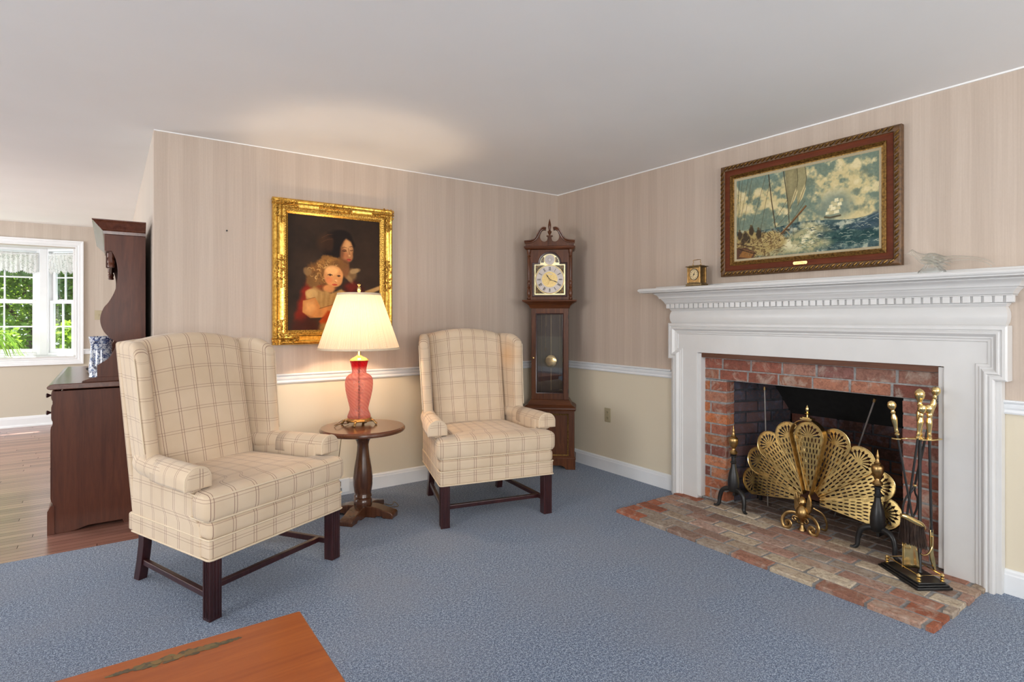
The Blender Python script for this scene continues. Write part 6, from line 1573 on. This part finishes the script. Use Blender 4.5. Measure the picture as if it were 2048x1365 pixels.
for hnum in range(1, 13):
    a = pi/2-2*pi*hnum/12; cx, cz = .0285*cos(a), .084+.0285*sin(a); tx = str(hnum); x = cx-.0028*len(tx)+.0006
    for c in tx:
        for g in SEG[c]:
            (p0, q0), (p1, q1) = SP[g]; md.tube([(x+p0*.0036,-.0408,cz-.0032+q0*.0032),(x+p1*.0036,-.0408,cz-.0032+q1*.0032)], .00075, 4)
        x += .0056
md.build('dial_numerals', M['black_ink'], dp)
hand('hour_hand', 212, .020, .0022, M['black_ink'], -.0425, dp, 0, .084); hand('minute_hand', 28, .026, .0015, M['black_ink'], -.0432, dp, 0, .084); disc(0,.084,0,.005,-.044,-.0405,'hand_boss', M['black_ink'], dp, 12)

for c_ in mc.children:
    for v_ in c_.data.vertices: v_.co.x *= .90; v_.co.y *= .80
    for g_o in c_.children:
        for v_ in g_o.data.vertices: v_.co.x *= .90; v_.co.y *= .80

# ================================================================== GLASS PHEASANT
gb = thing('glass_bird', 'clear glass long tailed bird figurine at the right end of the mantel', 'figurine', (-.115,-2.995,1.5026), RW)
t = NT('clear_crystal'); t.base((.95,.99,.98,1)); t.rough(.02); t.b.inputs['Transmission Weight'].default_value = 1; t.b.inputs['IOR'].default_value = 1.42
trc = t.n('ShaderNodeBsdfTransparent'); trc.inputs[0].default_value = (.97,.985,.98,1); mxc = t.n('ShaderNodeMixShader'); mxc.inputs[0].default_value = .5; t.link(t.b.outputs[0], mxc.inputs[1]); t.link(trc.outputs[0], mxc.inputs[2]); t.link(mxc.outputs[0], t.t.nodes['Material Output'].inputs['Surface']); M['crystal'] = t.m
fr_ = MB(); rings = []
for (x, z, r_, fl) in ((-.103,.104,.0015,1),(-.094,.110,.004,1),(-.086,.114,.010,1),(-.076,.116,.0135,1),(-.066,.110,.013,1),(-.055,.100,.0135,.95),(-.042,.088,.018,.9),(-.026,.078,.024,.9),(-.006,.076,.029,.85),(.016,.074,.028,.85),(.036,.070,.024,.8),(.056,.068,.017,.75),(.075,.072,.010,.7),(.10,.078,.006,.7),(.14,.074,.0048,.7),(.18,.066,.0042,.7),(.22,.054,.0036,.7),(.245,.040,.003,.7),(.258,.024,.0015,.7)):
    rings.append([(x+.35*r_*sin(2*pi*j/20)*(1 if x < .06 else 0), r_*fl*cos(2*pi*j/20), z+r_*sin(2*pi*j/20)) for j in range(20)])
fr_.loft(rings).build('bird_body', M['crystal'], gb)
for k, (x0, z0, x1, z1) in enumerate(((.010,.075,.085,.034),(.000,.066,.072,.022),(.020,.082,.095,.050))):
    w2 = MB(); ya = .018*(1-k*.2)
    for sy in (-1, 1): w2.tube(smooth_curve([(x0-.03,sy*ya,z0+.006),(x0,sy*(ya+.010),z0),(lerp(x0,x1,.6),sy*(ya+.010),lerp(z0,z1,.6)),(x1,sy*ya,z1)], 4), [.006,.010,.012,.012,.013,.013,.013,.012,.011,.009,.006,.003,.001], 8, flat=.45)
    w2.build('wing_feathers', M['crystal'], gb)
tl_ = MB().tube(smooth_curve([(.04,0,.058),(.10,0,.060),(.17,0,.056),(.22,0,.040),(.245,0,.020)], 5), .003, 6); tl_.build('tail_feather', M['crystal'], gb)
bs_ = MB(); rg = random.Random(5); rings = []
for z, r_ in ((0,.052),(.008,.055),(.018,.050),(.030,.038),(.042,.030),(.052,.022),(.058,.016)):
    rings.append([(.012+r_*1.0*cos(2*pi*j/26)*(1+.10*((j+int(z*200)) % 2)), r_*.55*sin(2*pi*j/26)*(1+.10*(j % 2)), z) for j in range(26)])
bs_.loft(rings).build('rough_base', M['crystal'], gb, smooth=False)

# ================================================================== SPIDER PLANT
sp_ = thing('spider_plant', 'spider plant with long arching leaves on the bay window sill', 'potted plant', (-4.665,5.045,ZS), 0)
MB().lathe([(.055,0),(.060,.004),(.078,.11),(.086,.115),(.086,.135),(.076,.135),(.072,.11),(.001,.105)], n=28).build('plant_pot', plain('white_plant_pot', (.6,.6,.58,1), .4), sp_, ang=50)
t = NT('spider_plant_leaf'); t.base((.22,.42,.06,1)); t.rough(.45); out = t.t.nodes['Material Output']; tlr = t.n('ShaderNodeBsdfTranslucent'); tlr.inputs[0].default_value = (.45,.75,.10,1)
mxl = t.n('ShaderNodeMixShader'); mxl.inputs[0].default_value = .5; t.link(t.b.outputs[0], mxl.inputs[1]); t.link(tlr.outputs[0], mxl.inputs[2]); t.link(mxl.outputs[0], out.inputs['Surface']); M['spider'] = t.m
rl = random.Random(12); fol_ = MB()
for k in range(44):
    a = rl.uniform(0, 2*pi) if k > 14 else rl.uniform(-.9, .5); L = rl.uniform(.22,.46); hgt = rl.uniform(.10,.24)
    if sin(a) > .2: L *= .45
    d = Vector((cos(a), sin(a), 0)); s_ = Vector((-sin(a), cos(a), 0)); pts = []; nn = 14
    for i in range(nn+1):
        t_ = i/nn; pts.append(d*(.02+L*t_)+Vector((0,0,max(.008, .125+hgt*(1-(1-2*t_*.85)**2)*1.0-(.26*t_**3.2)*(L/.4)))))
    vs, fs = [], []
    for i, p in enumerate(pts):
        w_ = .0085*sin(pi*min(1,(i+.7)/(nn+.7)))**.6+.0008; vs += [p-s_*w_, p+Vector((0,0,-.003)), p+s_*w_]
        if i: b = (i-1)*3; fs += [(b,b+1,b+4,b+3),(b+1,b+2,b+5,b+4)]
    fol_.add(vs, fs)
fol_.build('foliage', M['spider'], sp_, fixn=False)
